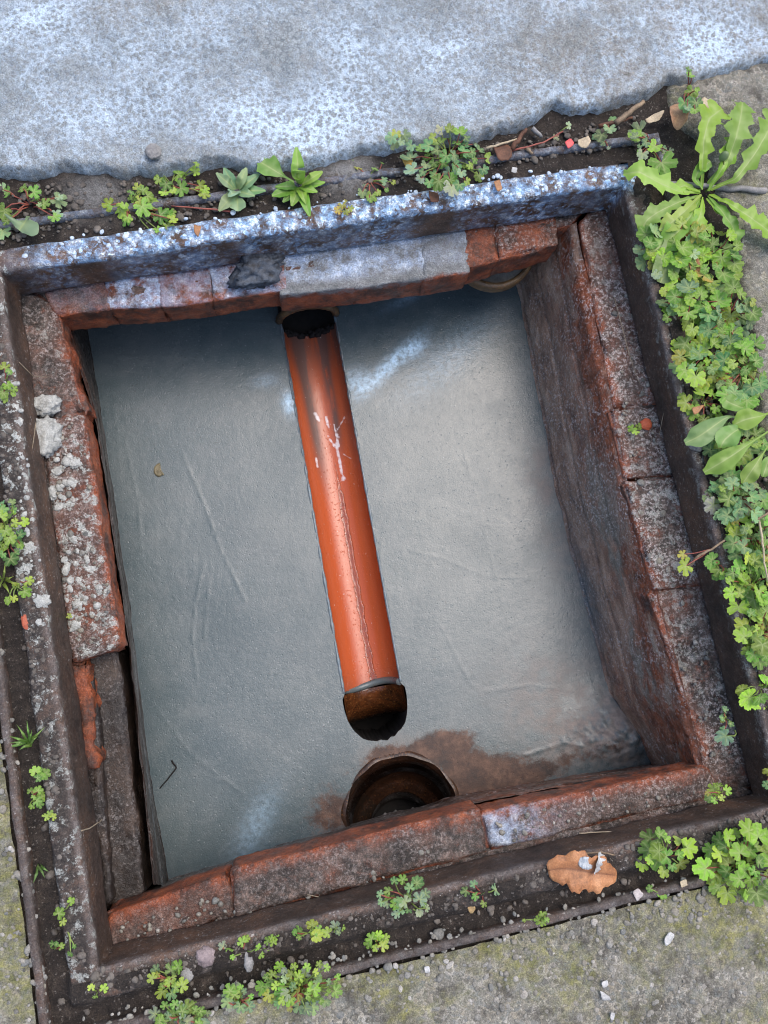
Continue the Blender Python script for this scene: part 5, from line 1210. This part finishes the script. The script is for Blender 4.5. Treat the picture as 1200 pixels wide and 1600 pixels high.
for i, (pts, lb) in enumerate([([(1036, 1466), (1046, 1454), (1053, 1460), (1046, 1474), (1038, 1478)], 'white petal on the paving below the lower right weeds'), ([(938, 1534), (948, 1530), (950, 1538), (942, 1544)], 'upper of two white flakes near the bottom edge'),
        ([(936, 1546), (952, 1556), (954, 1562), (940, 1562)], 'lower of two white flakes near the bottom edge'), ([(662, 1510), (670, 1508), (672, 1518), (664, 1520)], 'round white speck on the paving under the lower rim'), ([(954, 1580), (960, 1582), (958, 1594), (952, 1590)], 'narrow white flake at the bottom picture edge'),
        ([(800, 262), (808, 264), (806, 272), (798, 270)], 'white speck on the upper limewashed rim')]):
    sheet('white_flake', pts, 0.001 if i < 5 else .003, WHITEBIT, lb, 'white flake', seed=10 + i, lift=.0015)
sheet('dead_leaf', [(1040, 174), (1052, 164), (1066, 170), (1070, 190), (1062, 206), (1046, 206), (1040, 192)], .008, m_flat('tan_leaf', (.25, .13, .07), (.42, .26, .15), 60, .6), 'upright tan dead leaf left of the dandelion', 'dead leaf', curl=.6, seed=21, lift=.008)
sheet('dead_leaf', [(1004, 192), (1020, 180), (1036, 176), (1030, 190), (1010, 196)], .004, PALELEAF, 'pale pink dead leaf strip left of the upright tan leaf', 'dead leaf', seed=22)
sheet('dead_leaf', [(1088, 160), (1100, 154), (1114, 166), (1104, 178), (1092, 172)], .004, PALELEAF, 'cream dead leaf right of the red stemmed sprig', 'dead leaf', seed=23)
sheet('dead_leaf', [(900, 222), (918, 214), (922, 226), (914, 234), (902, 232)], 0, PALELEAF, 'cream yellow dead leaf on the upper outer rim', 'dead leaf', seed=24)
sheet('dead_leaf', [(768, 232), (790, 226), (800, 238), (796, 252), (778, 254)], .002, BARK, 'dark brown dead leaf right of the dense upper clump', 'dead leaf', seed=25)
sheet('dead_leaf', [(626, 250), (640, 244), (646, 258), (634, 264)], .004, m_flat('yellow_leaf', (.4, .24, .06), (.55, .36, .1), 60, .6), 'small yellow dead leaf left of the dense upper clump', 'dead leaf', seed=26)
sheet('dead_leaf', [(1138, 345), (1156, 342), (1160, 356), (1148, 366), (1138, 362)], .008, PALELEAF, 'pinkish dead leaf under the right dandelion leaf', 'dead leaf', seed=27)
sheet('dead_leaf', [(1072, 404), (1086, 400), (1092, 424), (1084, 436), (1074, 424)], .012, DEADLEAF, 'reddish dead leaf under the dandelion among round leaves', 'dead leaf', curl=.7, seed=28)
sheet('dead_leaf', [(1074, 602), (1092, 590), (1100, 594), (1090, 604)], .01, PALELEAF, 'pale pointed dead leaf at the right rim edge', 'dead leaf', seed=29)
sheet('dead_leaf', [(1078, 638), (1098, 634), (1090, 646), (1082, 650)], .006, DEADLEAF, 'small brown dead leaf at the right rim edge under the pale one', 'dead leaf', seed=30)
sheet('dead_leaf', [(1120, 596), (1146, 592), (1152, 612), (1134, 620), (1120, 610)], .004, BARK, 'dark curled dead leaf inside the right weeds', 'dead leaf', seed=31)
sheet('dead_leaf', [(818, 348), (830, 340), (838, 352), (828, 360)], -.001, m_flat('x_leaf', (.2, .1, .06), (.3, .17, .1), 60, .6), 'brown leaf bit hanging over the upper rim', 'dead leaf', seed=32) if False else None
sheet('red_petal', [(880, 226), (890, 218), (896, 228), (886, 236)], .002, REDBIT, 'crumpled red petal in the upper joint', 'petal', seed=33, lift=.004)
sheet('brown_seed', [(726, 1404), (738, 1400), (742, 1420), (736, 1428), (730, 1420)], -.006, m_flat('tan_seed', (.2, .12, .05), (.36, .25, .11), 60, .6), 'tan seed husk left of the small lower groove clump', 'seed husk', seed=34)
sheet('pale_flake', [(986, 1392), (996, 1386), (1004, 1396), (994, 1408)], -.001, m_flat('pinkgrey_flake', (.25, .22, .21), (.42, .38, .36), 60, .6), 'pinkish grey flake on the lower outer rim', 'flake', seed=35)
sheet('pale_flake', [(1060, 1376), (1070, 1372), (1072, 1382), (1062, 1386)], .001, PALELEAF, 'cream flake between the two lower right clumps', 'flake', seed=36)
sheet('rusty_flake', [(262, 366), (274, 362), (278, 372), (266, 382)], .003, DEADLEAF, 'small rusty leaf bit on the limewashed rim', 'leaf bit', seed=37) if False else None
sheet('leaf_bit', [(303, 352), (316, 356), (310, 372), (304, 366)], .003, DEADLEAF, 'small rusty leaf bit on the limewashed rim', 'leaf bit', seed=38)
sheet('leaf_bit', [(668, 300), (684, 304), (686, 318), (672, 318)], .003, BARK, 'brown leaf bit on the rim under the dense upper clump', 'leaf bit', seed=39)
sheet('leaf_bit', [(770, 286), (780, 282), (784, 298), (776, 302)], .003, DEADLEAF, 'brown leaf bit right of the dense upper clump', 'leaf bit', seed=40)
sheet('dirt_smear', [(242, 728), (250, 722), (252, 736), (258, 742), (246, 746), (240, 738)], ZF + .001, m_flat('tan_smear', (.09, .075, .04), (.2, .17, .1), 120, .5), 'small tan smear of grit on the left mortar floor', 'grit smear', seed=41, lift=.0005, thick=.0014) 

def twig(pts, r, label, mat=None, name='twig', cat='twig', group=None):
    P_ = [at(*q) for q in pts]; n = len(P_)
    # smooth it
    Q = []
    for i in range(n - 1):
        for k_ in range(4): Q.append(P_[i].lerp(P_[i + 1], k_ / 4) + Vector((random.uniform(-1, 1), random.uniform(-1, 1), random.uniform(-1, 1))) * r * .35)
    Q.append(P_[-1])
    b = Q[0].copy()
    V_, F_ = tube_np([q - b for q in Q], [r * (1 - .4 * i / len(Q)) for i in range(len(Q))], 7)
    o = mesh(name, V_, F_, mat or WOOD); o.location = b
    return tag(o, label, cat, group)
twig([(962, 192, .008), (984, 176, .014), (1006, 158, .018)], .0042, 'thick pale broken twig pointing at the slab corner')
twig([(936, 196, .004), (965, 190, .006), (988, 184, .006)], .0028, 'dark thin stick lying beside the thick pale twig', BARK)
twig([(800, 232, .006), (812, 216, .01), (822, 202, .012)], .0036, 'reddish bark strip leaning in the upper joint', BARK)
twig([(760, 232, .006), (785, 224, .008), (812, 216, .008)], .0018, 'thin pale straw crossing the bark strip', PALELEAF)
twig([(822, 230, .004), (832, 240, .004)], .0026, 'short tan stick end right of the bark strip')
twig([(800, 236, .004), (850, 222, .008), (880, 205, .01)], .0013, 'thin pinkish stem across the upper joint litter', STEM_R)
twig([(832, 200, .004), (846, 214, .004)], .0034, 'grey stub of stick near the dark notch in the slab', STONE)
twig([(1075, 886, -.01), (1090, 870, .006), (1112, 858, .012), (1136, 842, .014)], .0019, 'reddish dry stalk bridging the right rim')
twig([(1186, 812, .016), (1192, 850, .03), (1194, 880, .028), (1200, 910, .02)], .0016, 'long pale bent straw over the right weeds', PALELEAF)
twig([(1176, 816, .02), (1210, 796, .024)], .0017, 'upper half of bent straw at the right picture edge', WOOD)
twig([(360, 330, .0), (320, 326, .002), (268, 322, .002)], .0012, 'thin pink stem along the upper outer rim', STEM_R)
twig([(1196, 298, .006), (1140, 294, .006), (1090, 290, .006), (1044, 286, .006)], .0042, 'dark grey rod passing under the dandelion', STONE, 'metal_rod', 'rod')
twig([(268, 1188, ZF + .002), (276, 1200, ZF + .004), (262, 1218, ZF + .003), (250, 1232, ZF + .002)], .0012, 'small black curved root bit on the left mortar floor', BLACK, 'root_bit', 'root')
RT = m_flat('dry_root', (.12, .09, .06), (.3, .25, .18), 90, .7)
twig([(960, 465, ZB + .003), (985, 560, ZB + .006), (1000, 600, ZB + .004)], .0006, 'fine pale root hair on the upper right brick', RT, 'root_hair', 'root')
twig([(1046, 610, -.04), (1036, 650, -.05), (1030, 680, -.055)], .0006, 'fine root hair hanging on the right frame face, left one', RT, 'root_hair', 'root')
twig([(1046, 610, -.04), (1054, 640, -.05), (1052, 690, -.06)], .0006, 'fine root hair hanging on the right frame face, right one', RT, 'root_hair', 'root')
twig([(126, 1298, -.01), (140, 1294, -.03), (156, 1284, -.05), (160, 1280, -.06)], .0009, 'fine root looping off the left frame face', RT, 'root_hair', 'root')
twig([(30, 566, -.002), (52, 588, -.03), (76, 588, -.06)], .0006, 'fine root across the upper left frame face', RT, 'root_hair', 'root')
twig([(56, 660, -.03), (52, 690, -.03), (46, 740, -.03)], .0007, 'straight root hanging beside the largest mortar lump', RT, 'root_hair', 'root')
twig([(480, 1398, ZB + .004), (520, 1406, ZB + .003)], .0006, 'fine pale hair on the long lower brick', RT, 'root_hair', 'root')
twig([(905, 1302, -.05), (940, 1300, -.05), (980, 1298, -.045)], .0009, 'tan root lying on the lower frame face', RT, 'root_hair', 'root')
twig([(900, 1334, .0), (940, 1332, .004), (960, 1336, .004)], .0012, 'thin tan stalk right of the white scrap', WOOD)

# ------------------------------------------------------------------ kinds of repeats share a group
for o in SC.objects:
    if 'label' in o and 'category' in o and 'group' not in o and o.parent is None:
        base_ = o.name.split('.')[0]
        if base_ in ('weed', 'rosette_weed'):
            q = o.location
            o['group'] = 'weeds in the upper joint' if q.y > 0.36 and q.x < 0.42 else 'weeds along the right rim' if q.x > 0.36 and q.y > -0.36 else 'weeds along the lower rim' if q.y < -0.33 else 'weeds along the left rim'
        else:
            g_ = {'grass_tuft': 'grass tufts on the left', 'dead_leaf': 'dead leaves round the frame', 'white_flake': 'white flakes on the ground', 'white_scrap': 'scraps on the dead leaf', 'stone': 'loose stones', 'brick_chip': 'brick chips',
                  'mortar_lump': 'mortar lumps on the left', 'mortar_crumb': 'mortar crumbs on the left rim', 'twig': 'twigs and straws in the litter', 'root_hair': 'root hairs', 'pale_flake': 'pale flakes by the lower rim', 'leaf_bit': 'leaf bits on the upper rim'}.get(base_)
            if g_: o['group'] = g_
